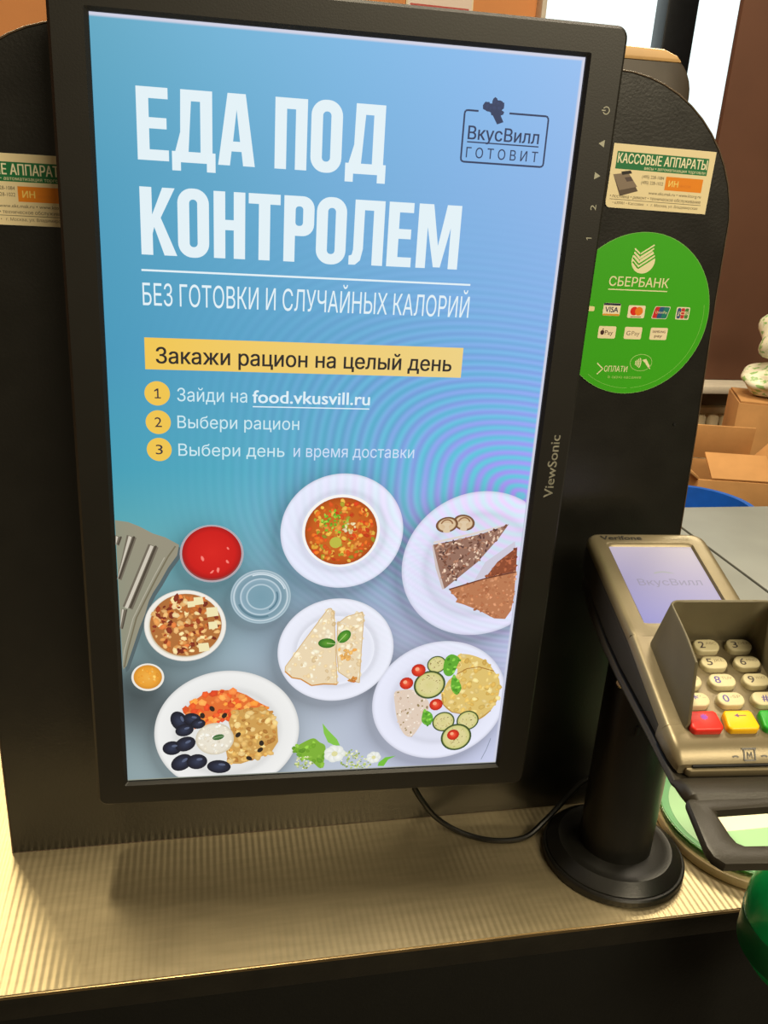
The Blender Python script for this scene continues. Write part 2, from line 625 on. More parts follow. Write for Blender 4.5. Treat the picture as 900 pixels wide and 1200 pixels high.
# ================================================================== DIVIDER PANEL
pn = thing('divider_panel', 'tall black laminate divider board with rounded top corners standing behind the monitor', 'panel', T(0.165, 0.0518, -0.1))
out = [(-0.0932, -0.1), (0.428, -0.1)]
out += [(0.4285, -0.02), (0.4265, 0.10), (0.4215, 0.24), (0.4165, 0.34)]
for k in range(13):
    t = math.radians(8 + 82 * k / 12)
    out.append((0.316 + 0.1 * math.cos(t), 0.380 + 0.1 * math.sin(t)))
for k in range(13):
    t = math.radians(90 + 82 * k / 12)
    out.append((-0.0095 + 0.085 * math.cos(t), 0.393 + 0.085 * math.sin(t)))
out += [(-0.0945, 0.34), (-0.0945, 0.1)]
loc = [(x - 0.165, z + 0.1) for x, z in out]
RX = Matrix.Rotation(PI / 2, 4, 'X')
fin(prism_bm(loc, -0.019, -0.0002, 0.0008, 1), 'board', m_panel, pn, RX)
cxm, czm = 0.0, 0.27
inn = [(x * 0.992 + cxm * 0.008, (z - czm) * 0.994 + czm) for x, z in loc]
fin(ring_bm([(x * 1.0022, (z - czm) * 1.0018 + czm) for x, z in loc], [(x * 0.9985, (z - czm) * 0.9988 + czm) for x, z in loc], -0.0185, 0.0000, 0.0004), 'edge_band', m_panel_edge, pn, RX)
tag(pn.children[-1], 'thin brown edge banding')
for x, z in ((0.372, 0.435), (0.402, 0.247)):
    fin(lathe_bm([(0, 0.0004), (0.0011, 0.0004), (0.0013, 0)], 12), 'screw', m_dark, pn, T(x - 0.165, -0.0002, z + 0.1) @ RX)

# rounded board further back, window highlight on its top painted as a tan band
rb = thing('rear_board', 'dark rounded device with a window highlight painted as a tan top band, peeking above the divider at the right', 'till', T(0.32, 0.13, -0.1))
def rb_out(k):
    return rrect(-0.10, 0.0865 - k, 0.0, 0.603 - k, 0.028, 8)
fin(prism_bm(rb_out(0.0), -0.04, 0.012, 0.003), 'housing', m_rearboard, rb, RX)
fin(prism_bm([(-0.10, 0.6040), (0.060, 0.6040), (0.071, 0.6005), (0.076, 0.596), (-0.10, 0.5935)], -0.041, 0.0135, 0.002), 'lit_top_band', m_top_highlight, rb, RX)

# ================================================================== STICKERS
def card(label, x, z, rot, group):
    t = thing('business_card_sticker', label, 'sticker', T(x, 0.0514, z) @ Matrix.Rotation(rot, 4, 'Y'), group)
    W_, H_ = 74.6, 39.8
    pts = [(0.6, 0.0), (W_, 0.0), (W_, H_), (0, H_), (0, 3.5), (0.5, 1.6), (1.6, 0.4), (3.5, 0)]
    pts = [(3.5, 0), (W_, 0), (W_, H_), (0, H_), (0, 3.5), (0.4, 1.7), (1.7, 0.4)]
    b = prism_bm([(p[0] / 1000, p[1] / 1000) for p in pts], 0.0, 0.0002)
    fin(b, 'paper', m_paper, t, RX)
    a = Art()
    cream = rgb(240, 224, 180)
    a.poly([(3.7, 0.2), (W_ - .2, .2), (W_ - .2, H_ - .2), (.2, H_ - .2), (.2, 3.7), (.7, 1.8), (1.9, .7)], cream, 1)
    def Y(v): return H_ - v
    a.rect(3.2, 70.2, Y(15.4), Y(4.6), rgb(24, 118, 66), 2)
    a.text('КАССОВЫЕ АППАРАТЫ', 4.2, 69.4, Y(11.6), 5.6, rgb(246, 240, 206), 3, 0.02)
    a.text('весы • автоматизация торговли', 24, 69, Y(14.6), 1.9, rgb(232, 228, 190), 3)
    a.rect(41, 68.5, Y(26.4), Y(17.8), rgb(238, 140, 20), 2)
    a.text('ИН', 43.5, 50.5, Y(24), 3.6, rgb(252, 222, 120), 3, 0.02)
    a.text('инком', 52, 60, Y(24), 2.2, rgb(228, 130, 30), 3)
    g = rgb(96, 82, 60)
    a.text('(495) 228-1084', 23.5, 39.5, Y(20), 2.0, g, 3)
    a.text('(495) 228-1022', 23.5, 39.5, Y(23.6), 2.0, g, 3)
    a.text('www.ekt.mak.ru • www.ktorg.ru', 30, 69, Y(29.8), 1.9, g, 3)
    a.text('• поставка • ремонт • техническое обслуживание', 2.5, 69.5, Y(33.3), 2.0, g, 3)
    a.rect(2.5, 70, Y(34.5), Y(34.2), g, 3)
    a.text('• 630001 • Кассовик   •   г. Москва, ул. Владимирская', 5, 68, Y(37.3), 1.7, rgb(120, 104, 78), 3)
    # printed picture of a till
    a.poly([(2.5, Y(19)), (13, Y(17.2)), (22, Y(28.3)), (9.5, Y(32.2))], rgb(92, 78, 66), 3)
    a.poly([(2.5, Y(19)), (13, Y(17.2)), (21, Y(25.6)), (8.6, Y(28.6))], rgb(136, 120, 104), 4)
    a.poly([(8, Y(17)), (14.5, Y(15.8)), (15.8, Y(17.6)), (9, Y(19))], rgb(40, 34, 30), 5)
    a.poly([(11, Y(20.5)), (15.4, Y(19.6)), (17.5, Y(22)), (13, Y(23))], rgb(88, 74, 72), 5)
    a.build('print', INK, t, T(0, -0.00021, 0))
    return t


GRP = None
card('cream business card sticker with a green band, right of the monitor above the round sticker', 0.3208, 0.3972, math.radians(0.6), GRP)
card('cream business card sticker half hidden behind the left edge of the monitor', -0.0912, 0.3664, math.radians(-0.2), GRP)

rs = thing('bank_sticker', 'round bright green sticker with rows of small payment logos on the black divider', 'sticker', T(0.3562, 0.0514, 0.3265))
fin(lathe_bm([(0, 0), (0.0564, 0), (0.0564, 0.0002), (0, 0.0002)], 72), 'vinyl_disc', mat('green_vinyl_edge', rgb(120, 190, 90), 0.4), rs, RX)
a = Art()
gr = rgb(62, 176, 20)
a.disc(0, 0, 56.0, gr, 1, n=72)
wh = rgb(240, 236, 190)
OX = 12.0
def SH(L): return [(x + OX, y + 0.5) for x, y in L]
def bb(L):
    L = SH(L); return bbox(L)
lg = SH([(-13.2, 37.0)])[0]
a.disc(lg[0], lg[1], 8.8, wh, 2)
for k in range(4):
    y = lg[1] + 9.6 - k * 2.6
    a.path([(lg[0] - 8.4 + k * 0.2, y - 2.8), (lg[0] - 3.0, y - 7.2), (lg[0] + 8.8, y + 0.9)], 1.0, gr, 3)
a.poly([(lg[0] - 9.6, lg[1] + 9.6), (lg[0] - 9.6, lg[1] + 6.3), (lg[0] - 3, lg[1] + 1.6), (lg[0] + 4.4, lg[1] + 7.4), (lg[0] + 3, lg[1] + 9.9)], gr, 2.5)
for k in range(3):
    y = lg[1] + 10.2 - k * 2.4
    a.path([(lg[0] - 7.6, y - 2.6), (lg[0] - 3.0, y - 6.0), (lg[0] + 6.6, y + 0.4)], 1.0, wh, 3.5)
B = bb([(-36.2, 25.0), (6.8, 25.0), (-35.2, 18.0), (8.8, 19.0)])
a.text('СБЕРБАНК', B[0], B[1], B[2] + 1.2, 6.0, wh, 3, 0.012)
a.rect(B[0], B[1], B[2] - 1.6, B[2] - 0.9, wh, 3)
ctr = SH([(-31.2, 3.0), (-12.2, 2.0), (6.8, 2.0), (23.8, 2.0), (-32.2, -13.0), (-12.2, -13.0), (7.8, -13.0)])
def chip(c, w_, h_, col, l=2, sk=0):
    x, y = c
    a.poly([(px + sk * (py - y), py) for px, py in rrect(x - w_ / 2, x + w_ / 2, y - h_ / 2, y + h_ / 2, 1.0, 3)], col, l)
x, y = ctr[0]
chip(ctr[0], 13.0, 8.8, rgb(244, 236, 206)); a.rect(x - 6.3, x + 6.3, y + 2.8, y + 4.3, rgb(40, 44, 70), 3); a.rect(x - 6.3, x + 6.3, y - 4.3, y - 3.0, rgb(226, 160, 50), 3)
a.text('VISA', x - 4.9, x + 4.9, y - 1.9, 3.6, rgb(30, 34, 80), 3, 0.02)
x, y = ctr[1]
chip(ctr[1], 13.0, 8.8, rgb(246, 232, 204)); a.disc(x - 1.7, y + 0.4, 3.0, rgb(226, 40, 26), 3); a.disc(x + 1.9, y + 0.4, 3.0, rgb(240, 130, 30), 4)
a.rect(x - 4, x + 4, y - 3.8, y - 3.3, rgb(120, 90, 60), 3)
x, y = ctr[2]
chip(ctr[2], 12.0, 8.8, rgb(230, 226, 206), 2, .22); chip((x - 3.4, y), 4.2, 8.0, rgb(206, 40, 40), 3, .22); chip((x, y), 4.4, 8.0, rgb(40, 90, 140), 4, .22); chip((x + 3.4, y), 4.4, 8.0, rgb(30, 130, 110), 5, .22)
a.text('UnionPay', x - 4.2, x + 5.0, y - 0.6, 1.7, wh, 6)
x, y = ctr[3]
chip(ctr[3], 10.5, 8.8, rgb(240, 232, 206)); chip((x - 3.0, y), 2.8, 7.4, rgb(50, 80, 130), 3); chip((x, y), 2.8, 7.4, rgb(206, 50, 50), 3); chip((x + 3.0, y), 2.8, 7.4, rgb(70, 140, 60), 3)
a.text('JCB', x - 4.0, x + 4.0, y - 1.1, 2.4, wh, 4, 0.02)
for i, s in ((4, ''), (5, ''), (6, '')):
    chip(ctr[i], 13.4, 8.6, rgb(246, 232, 196))
x, y = ctr[4]; a.disc(x - 3.6, y - 0.1, 1.5, rgb(70, 40, 40), 3, ry=1.7); a.disc(x - 3.2, y + 2.2, 0.5, rgb(70, 40, 40), 3); a.text('Pay', x - 1.6, x + 4.6, y - 1.6, 3.0, rgb(90, 60, 50), 3)
x, y = ctr[5]; a.text('G', x - 5.0, x - 2.0, y - 1.6, 3.0, rgb(120, 110, 100), 3, .01); a.text('Pay', x - 1.0, x + 5.2, y - 1.6, 3.0, rgb(150, 130, 110), 3)
x, y = ctr[6]; a.text('SAMSUNG', x - 5.0, x + 5.0, y + 0.7, 1.6, rgb(110, 80, 70), 3, .02); a.text('pay', x - 3.0, x + 3.0, y - 2.4, 2.0, rgb(110, 80, 70), 3, .02)
b0 = SH([(-45.2, 3.0)])[0]
chip((b0[0] - 3.5, b0[1]), 9, 3.4, rgb(240, 226, 170))
ch = SH([(-36.2, -35.0), (-31.2, -39.0), (-35.2, -43.0)])
a.path(ch, 0.8, wh, 3)
B = bb([(-30.2, -36.0), (-13.2, -37.0), (-29.2, -40.0), (-12.2, -41.0)])
a.text('ОПЛАТИ', B[0], B[1], B[2], 4.0, wh, 3, 0.01)
B = bb([(-26.2, -43.0), (-0.2, -43.0), (-26.2, -45.0), (-0.2, -46.0)])
a.text('в одно касание', B[0], B[1], B[2] + 0.3, 2.0, rgb(176, 216, 120), 3)
e = SH([(-2.2, -34.0)])[0]
n = 40
el = [(e[0] + 8.5 * math.cos(2 * PI * k / n), e[1] + 6.0 * math.sin(2 * PI * k / n)) for k in range(n + 1)]
a.path(el, 0.35, rgb(190, 224, 140), 3)
for k in range(4): a.arc(e[0] - 6.5, e[1] - 0.2, 2.4 + k * 1.3, 0.75, -34, 34, wh, 3, 8)
a.poly([(e[0] + .6, e[1] + 2), (e[0] + 3.6, e[1] + 2.8), (e[0] + 7.4, e[1] - 2.4), (e[0] + 8, e[1] - 4.6), (e[0] + 6.3, e[1] - 3.6), (e[0] + 3.2, e[1] - .2)], wh, 3)
a.arc(0, 0, 52.2, 0.35, -85, 10, rgb(130, 206, 90), 3, 40)
a.arc(0, 0, 52.2, 0.35, -125, -88, rgb(130, 206, 90), 3, 20)
a.build('print', INK, rs, T(0, -0.00022, 0))

# ================================================================== MONITOR
MW = Matrix.Rotation(math.radians(-2.315), 4, 'Z')
mo = thing('monitor', 'large black portrait monitor showing a blue Russian food advert above the steel counter', 'monitor', MW)
W_, H_ = 0.268, 0.4765
def hole(pad, r=0.001): return rrect(-pad, W_ + pad, -pad, H_ + pad, r, 6)
# front bezel: ring with an inward slope round the panel
bm = bmesh.new()
loops = []
for pts, z in ((rrect(-0.0205, 0.2905, -0.0182, 0.4935, 0.0065, 6), -0.020), (rrect(-0.0205, 0.2905, -0.0182, 0.4935, 0.0065, 6), 0.0015),
               (rrect(-0.0188, 0.2888, -0.0165, 0.4918, 0.0052, 6), 0.0032), (rrect(-0.0022, 0.2702, -0.0022, 0.4787, 0.001, 6), 0.0032),
               (hole(0.0002), 0.0012), (hole(0.0002), -0.004)):
    loops.append([bm.verts.new((x, y, z)) for x, y in pts])
for A_, B_ in zip(loops, loops[1:]):
    for i in range(len(A_)):
        j = (i + 1) % len(A_)
        bm.faces.new((A_[i], A_[j], B_[j], B_[i]))
fin(bm, 'bezel', m_bezel, mo, RX, 28)
# back shell, tapering to the mount
secs = []
for pad, y in ((0.0, 0.0185), (0.0005, 0.036), (-0.003, 0.044), (-0.012, 0.0485), (-0.03, 0.0492)):
    secs.append([(x, y, z) for x, z in rrect(-0.0195 - pad, 0.2895 + pad, -0.0172 - pad, 0.4925 + pad, 0.006, 5)])
fin(loft_bm(secs), 'back_shell', m_shell, mo)
fin(box_bm(0.084, 0.184, 0.0490, 0.0535, 0.16, 0.26, 0.001), 'wall_mount', m_black, mo)
# faint vertical groove of the screen frame end on the right bezel
a = Art()
mk = rgb(176, 176, 158)
bp = [(283.2, 450.1), (283.5, 432.6), (282.9, 415.1), (283.5, 397.5), (283.4, 380.0)]
p = bp[0]; a.arc(p[0], p[1], 1.9, 0.55, 210, 510, mk, 1); a.line((p[0] - 2.6, p[1]), (p[0] - .4, p[1]), 0.6, mk, 1)
p = bp[1]; a.poly([(p[0] - 2.2, p[1]), (p[0] + 1.4, p[1] + 2.0), (p[0] + 1.4, p[1] - 2.0)], mk, 1)
p = bp[2]; a.poly([(p[0] + 2.2, p[1]), (p[0] - 1.4, p[1] + 2.0), (p[0] - 1.4, p[1] - 2.0)], mk, 1)
p = bp[3]
def rot_text(a, s, cx, y0, y1, cap, col, layer, bold=0.0):
    t = Art(); t.text(s, 0, y1 - y0, 0, cap, col, layer, bold)
    a.add([(cx - y + cap / 2, y0 + x) for x, y, _ in t.v], t.f, col, layer)
rot_text(a, '2', p[0], p[1] - 1.6, p[1] + 1.6, 3.4, mk, 1)
p = bp[4]; a.rect(p[0] - 1.7, p[0] + 1.7, p[1] - .1, p[1] + .4, mk, 1); a.poly([(p[0] - 1.7, p[1] - .1), (p[0] - .9, p[1] - 1.0), (p[0] - .5, p[1] - 1.0), (p[0] - 1.1, p[1] - .1)], mk, 1)
a.build('button_marks', INK, mo, T(0, -0.0033, 0))
a = Art()
bl_ = (279.6, 214.2, 257.2)
rot_text(a, 'ViewSonic', bl_[0], bl_[1], bl_[2], 6.0, rgb(206, 204, 186), 1, 0.012)
a.build('brand_lettering', INK, mo, T(0, -0.0033, 0))

# ---- the lit screen: backdrop of the advert
GRID = np.array([
    [(98,168,196),(112,178,214),(122,182,226),(132,184,234),(146,188,238)],
    [(80,158,190),(95,166,202),(112,172,216),(126,176,226),(138,180,232)],
    [(70,152,186),(84,160,198),(98,166,208),(112,170,220),(126,174,230)],
    [(68,158,182),(80,168,192),(100,174,206),(120,178,220),(136,178,228)],
    [(92,168,176),(108,178,194),(138,184,214),(158,188,228),(165,186,232)],
    [(116,148,150),(150,178,190),(165,185,208),(180,190,222),(186,194,230)],
    [(132,152,156),(165,182,192),(182,192,208),(195,202,225),(202,208,236)],
    [(138,158,162),(168,186,194),(185,195,208),(200,206,230),(206,211,240)]], dtype=float)
VV = np.array([0, 76, 176, 246, 296, 356, 416, 477.0])
nx, ny = 242, 430
uu = np.linspace(0, 268, nx)
vv = np.linspace(0, 476.5, ny)
U, V = np.meshgrid(uu, vv)
gi = np.interp(476.5 - V, VV, np.arange(8))
gj = U / 268 * 4
i0 = np.clip(gi.astype(int), 0, 6); j0 = np.clip(gj.astype(int), 0, 3)
fi = (gi - i0)[..., None]; fj = (gj - j0)[..., None]
col = (GRID[i0, j0] * (1 - fi) * (1 - fj) + GRID[i0 + 1, j0] * fi * (1 - fj) + GRID[i0, j0 + 1] * (1 - fi) * fj + GRID[i0 + 1, j0 + 1] * fi * fj)
PLATES = [(143.4, 188.4, 40.6), (238.5, 163.5, 54.0), (143, 99.8, 40.4), (220, 56, 49.5), (69.2, 36.5, 50.2), (42, 121.5, 26.5), (16.2, 83, 10.9), (59.4, 173.4, 19.9), (91, 142, 20)]
for cx, cy, r in PLATES:
    d = np.sqrt((U - cx + 3.5) ** 2 + (V - cy + 4.5) ** 2) - r
    s = np.exp(-np.clip(d, 0, None) / 7.0) * 0.20
    col *= (1 - s)[..., None]
d = np.sqrt((U - 8) ** 2 + (V - 62) ** 2)
col *= (1 - 0.35 * np.exp(-(d / 26) ** 2))[..., None]
rng = np.random.RandomState(4)
cl = np.zeros_like(U)
for k in range(26):
    ax, ay, ph = rng.uniform(-.12, .12), rng.uniform(-.12, .12), rng.uniform(0, 6.28)
    cl += np.sin(U * ax + V * ay + ph)
low = np.clip((200 - V) / 120, 0, 1)
col += (cl / 26 * 14 * low)[..., None]
# beat pattern of the panel itself
def beat(u, v):
    th = np.arctan2((v - 214) * 1.25, (u - 262) * 0.74)
    r_ = np.sqrt((u - 262) ** 2 * 0.55 + ((v - 214) * 1.25) ** 2) * (1 + 0.16 * np.sin(2 * th + 0.9) + 0.03 * np.sin(5 * th))
    p_ = 2 * PI * (r_ / 6.4) ** 0.95
    a1 = 33 * np.exp(-(r_ / 80) ** 2)
    a2 = 7 * np.exp(-((r_ - 95) / 60) ** 2)
    return np.stack([-np.sin(p_) * a1, np.sin(p_) * a1 * .75, -np.sin(p_) * a1 * .35 + a1 * .3], -1) + (np.sin(p_ * 1.7) * a2)[..., None]
col += beat(U, V)
edge = ((V > 475.0) | (U > 266.3))
col[edge] = np.array([206, 208, 226])
edge = (V < 0.9)
col[edge] = np.array([150, 150, 128])
c = np.clip(col, 0, 255) / 255
c = np.where(c <= 0.04045, c / 12.92, ((c + 0.055) / 1.055) ** 2.4)
me = bpy.data.meshes.new('screen')
verts = np.stack([U / 1000, np.zeros_like(U), V / 1000], -1).reshape(-1, 3)
idx = np.arange(nx * ny).reshape(ny, nx)
quads = np.stack([idx[:-1, :-1], idx[:-1, 1:], idx[1:, 1:], idx[1:, :-1]], -1).reshape(-1, 4)
me.from_pydata(verts.tolist(), [], quads.tolist())
at = me.attributes.new('ink', 'FLOAT_COLOR', 'POINT')
at.data.foreach_set('color', np.concatenate([c.reshape(-1, 3), np.ones((nx * ny, 1))], 1).astype(np.float32).ravel())
scr = link('screen', me, LCD, mo)
tag(scr, 'lit blue advert screen')

# ---- headline: condensed capitals drawn stroke by stroke
WHITE = rgb(226, 240, 246)
a = Art()
S = 6.4
def condensed(a, ch, x0, x1, y0, y1, col, L=2, s=6.4, layer_shift=0):
    h = y1 - y0
    hs = s * 0.86
    R = lambda p, q, r_, t: a.rect(p, q, r_, t, col, L)
    if ch == 'Е':
        R(x0, x0 + s, y0, y1); R(x0 + s, x1, y1 - hs, y1); R(x0 + s, x1 - .9, y0 + h * .44, y0 + h * .44 + hs); R(x0 + s, x1, y0, y0 + hs)
    elif ch == 'Д':
        d = h * .12
        R(x0, x0 + hs * .85, y0 - d, y0 + hs); R(x1 - hs * .85, x1, y0 - d, y0 + hs); R(x0, x1, y0, y0 + hs)
        R(x1 - 1.6 - s, x1 - 1.6, y0 + hs, y1); R(x0 + 5, x1 - 1.6, y1 - hs, y1)
        a.poly([(x0 + 5, y1), (x0 + 5 + s * .92, y1), (x0 + 3.0 + s * .92, y0 + hs), (x0 + 1.8, y0 + hs), (x0 + 4.6, y0 + h * .42)], col, L)
    elif ch == 'А':
        m = (x0 + x1) / 2
        t = s * .74
        a.poly([(x0, y0), (m - t * 1.02, y1), (m + t * 1.02, y1), (x1, y0), (x1 - s, y0), (x1 - s - .9, y0 + h * .20), (x0 + s + .9, y0 + h * .20), (x0 + s, y0)], col, L,
               holes=([(x0 + s + 1.7, y0 + h * .34), (x1 - s - 1.7, y0 + h * .34), (m, y1 - h * .22)],))
    elif ch == 'П':
        R(x0, x0 + s, y0, y1); R(x1 - s, x1, y0, y1); R(x0 + s, x1 - s, y1 - hs, y1)
    elif ch == 'О':
        a.poly(rrect(x0, x1, y0 - .5, y1 + .5, (x1 - x0) * .46, 8), col, L, holes=(rrect(x0 + s, x1 - s, y0 + hs - .2, y1 - hs + .2, (x1 - x0 - 2 * s) * .46, 6),))
    elif ch == 'К':
        R(x0, x0 + s, y0, y1)
        a.poly([(x0 + s, y0 + h * .32), (x0 + s, y0 + h * .60), (x1 - s - .6, y1), (x1 - .3, y1), (x0 + s * 1.72, y0 + h * .56), (x1 + .4, y0), (x1 - s - .2, y0), (x0 + s * 1.15, y0 + h * .42)], col, L)
    elif ch == 'Н':
        R(x0, x0 + s, y0, y1); R(x1 - s, x1, y0, y1); R(x0 + s, x1 - s, y0 + h * .43, y0 + h * .43 + hs)
    elif ch == 'Т':
        m = (x0 + x1) / 2
        R(x0, x1, y1 - hs, y1); R(m - s / 2, m + s / 2, y0, y1 - hs)
    elif ch == 'Р':
        R(x0, x0 + s, y0, y1)
        a.poly([(x0 + s, y1)] + [(x0 + s, y0 + h * .40)] + [p for p in rrect(x0, x1, y0 + h * .40, y1, 6.5, 6) if p[0] > x1 - 7][7:] + [p for p in rrect(x0, x1, y0 + h * .40, y1, 6.5, 6) if p[0] > x1 - 7][:7], col, L,
               holes=(rrect(x0 + s - .01 + .1, x1 - s, y0 + h * .40 + hs, y1 - hs, 1.8, 4),))
    elif ch == 'Л':
        R(x1 - s, x1, y0, y1); R(x0 + 2.6, x1 - s, y1 - hs, y1)
        a.poly([(x0 + 2.6, y1), (x0 + 2.6 + s * .9, y1), (x0 + 2.4 + s * .9, y0 + h * .25), (x0 + 1.6 + s * .8, y0 + h * .07), (x0 + s * .6, y0), (x0, y0 - .1), (x0, y0 + hs * .9), (x0 + 1.7, y0 + hs), (x0 + 2.4, y0 + hs + 3)], col, L)
    elif ch == 'М':
        m = (x0 + x1) / 2
        R(x0, x0 + s * .9, y0, y1); R(x1 - s * .9, x1, y0, y1)
        a.poly([(x0 + s * .9, y1), (x0 + s * .9, y1 - h * .35), (m - 2.1, y0 + h * .02), (m + 2.1, y0 + h * .02), (x1 - s * .9, y1 - h * .35), (x1 - s * .9, y1), (x1 - s * 1.35, y1), (m, y0 + h * .36), (x0 + s * 1.35, y1)], col, L)
for ch, x0, x1 in (('Е', 21.8, 38.3), ('Д', 39.9, 63.2), ('А', 64.6, 84.6), ('П', 95.4, 113.1), ('О', 115.2, 132.6), ('Д', 134.9, 158.0)):
    condensed(a, ch, x0, x1, 407.5, 443.8, WHITE)
for ch, x0, x1 in (('К', 22.0, 41.2), ('О', 42.2, 59.4), ('Н', 62.0, 79.5), ('Т', 81.4, 99.2), ('Р', 101.3, 118.5), ('О', 119.9, 137.2), ('Л', 139.2, 159.2), ('Е', 161.6, 176.2), ('М', 179.2, 204.6)):
    condensed(a, ch, x0, x1, 357.8, 393.8, WHITE)
a.rect(21.6, 213.8, 348.7, 349.8, WHITE, 2)
a.text('БЕЗ ГОТОВКИ И СЛУЧАЙНЫХ КАЛОРИЙ', 21.8, 214.3, 329.7, 11.8, WHITE, 2, -0.006)
tag(a.build('headline_lettering', LCD, scr), 'large white condensed Cyrillic headline')

a = Art()
YEL = rgb(240, 200, 92)
a.rect(21.8, 213.2, 292.5, 311.2, lambda x, y: rgb(240, 198, 84) if x < 100 else rgb(236, 208, 132), 1)
a.text('Закажи рацион на целый день', 28.2, 206.5, 296.3, 8.9, rgb(44, 40, 40), 2, 0.018)
for i, (x, y) in enumerate(((28.2, 278.1), (28.3, 260.4), (28.4, 243.2))):
    a.disc(x, y, 7.4, rgb(238, 196, 80), 1)
    t = '123'[i]
    if i == 0:
        a.rect(x - .1, x + .75, y - 3.0, y + 3.0, rgb(60, 50, 60), 2)
        a.poly([(x - .1, y + 3.0), (x - 1.7, y + 1.9), (x - 1.7, y + 1.0), (x - .1, y + 1.9)], rgb(60, 50, 60), 2)
        a.rect(x - 1.5, x + 2.1, y - 3.0, y - 2.3, rgb(60, 50, 60), 2)
    else: a.text(t, x - 2.1, x + 2.1, y - 3.0, 6.0, rgb(60, 50, 60), 2)
LT = rgb(206, 232, 240)
a.text('Зайди на', 39.8, 81.2, 273.7, 7.6, LT, 2)
a.text('food.vkusvill.ru', 84.6, 156.5, 273.7, 7.6, rgb(222, 238, 246), 2, 0.02)
a.rect(84.6, 156.5, 270.9, 271.6, rgb(222, 238, 246), 2)
a.text('Выбери рацион', 39.6, 113.2, 257.0, 7.3, LT, 2)
a.text('Выбери день', 39.8, 104.5, 239.4, 7.3, LT, 2)
a.text('и время доставки', 110.2, 187.2, 239.5, 7.3, rgb(205, 222, 246), 2)
tag(a.build('instruction_lettering', LCD, scr), 'yellow banner and three numbered lines of Cyrillic text')

a = Art()
NV = rgb(44, 58, 92)
a.path([(227.2, 444.8), (249.2, 444.8), (250.2, 444.2), (250.6, 443.0), (250.6, 419.4), (250.2, 418.3), (249.0, 417.8), (202.8, 417.8), (201.6, 418.3), (201.2, 419.4), (201.2, 443.2), (201.6, 444.4), (202.8, 444.8), (209.1, 444.8)], 1.0, NV, 2)
rnd = random.Random(3)
for k in range(22):
    q = rnd.uniform(0, 6.28); r_ = rnd.uniform(0, 1)
    a.blob(218.0 + 6.2 * r_ * math.cos(q), 447.2 + 3.4 * r_ * math.sin(q), 2.4, NV, 2 + k * .01, rnd)
a.poly([(216.6, 444.5), (220.6, 446), (224.2, 440.0), (220.6, 438.6)], NV, 3)
a.text('ВкусВилл', 204.2, 246.2, 429.9, 6.6, NV, 2, 0.016)
a.rect(204, 246.6, 428.1, 428.8, NV, 2)
a.text('Г О Т О В И Т', 204.0, 246.8, 420.2, 5.2, NV, 2, 0.006)
tag(a.build('logo_emblem', LCD, scr), 'navy framed logo with a broccoli sprig')

# ---- food pictures on the screen
def plate(a, cx, cy, r, tone=(238, 238, 244), L=2, warm=0):
    t = tone
    nr, na = 44, 132
    fr = np.concatenate([[0.0], np.linspace(0.02, 1.0, nr)])
    g = np.interp(fr, [0, .62, .70, .78, .95, .985, 1.0], [.97, .97, .93, 1.0, 1.02, .96, .90])
    ang = np.arange(na) * 2 * PI / na
    X = np.clip(cx + r * fr[1:, None] * np.cos(ang), 0, 266.3)
    Y_ = np.maximum(cy + r * fr[1:, None] * np.sin(ang), 0.9)
    cc_ = np.clip(np.array(t)[None, None] * g[1:, None, None] + beat(X, Y_) * 0.45, 0, 255) / 255
    cc_ = np.where(cc_ <= 0.04045, cc_ / 12.92, ((cc_ + 0.055) / 1.055) ** 2.4)
    vs = [(cx, cy)] + [(float(x), float(y)) for x, y in zip(X.ravel(), Y_.ravel())]
    cs = [rgb(*[min(255, q * .97) for q in t])] + [(float(p[0]), float(p[1]), float(p[2]), 1.0) for p in cc_.reshape(-1, 3)]
    fs = [(0, 1 + k, 1 + (k + 1) % na) for k in range(na)]
    for q in range(nr - 1):
        for k in range(na):
            j = (k + 1) % na
            fs.append((1 + q * na + k, 1 + (q + 1) * na + k, 1 + (q + 1) * na + j, 1 + q * na + j))
    a.add(vs, fs, cs, L)


def clipped(art, name, label):
    """drop whatever runs past the edge of the screen"""
    keep = []
    for f in art.f:
        if all(-0.01 <= art.v[i][0] <= 266.4 and 0.9 <= art.v[i][1] <= 476 for i in f): keep.append(f)
    art.f = keep
    return tag(art.build(name, LCD, scr), label)


def clip_art(art, name, label):
    """clamp whatever runs past the edge of the screen"""
    V_ = []
    for x, y, l in art.v: V_.append((min(max(x, 0.0), 266.3), max(y, 0.9), l))
    art.v = V_
    keep = []
    for f in art.f:
        a_, b_, c_ = (art.v[i] for i in f[:3])
        if abs((b_[0] - a_[0]) * (c_[1] - a_[1]) - (b_[1] - a_[1]) * (c_[0] - a_[0])) > 1e-7 or len(f) > 3: keep.append(f)
    art.f = keep
    return tag(art.build(name, LCD, scr), label)


def P_(*c): return [rgb(*x) for x in c]

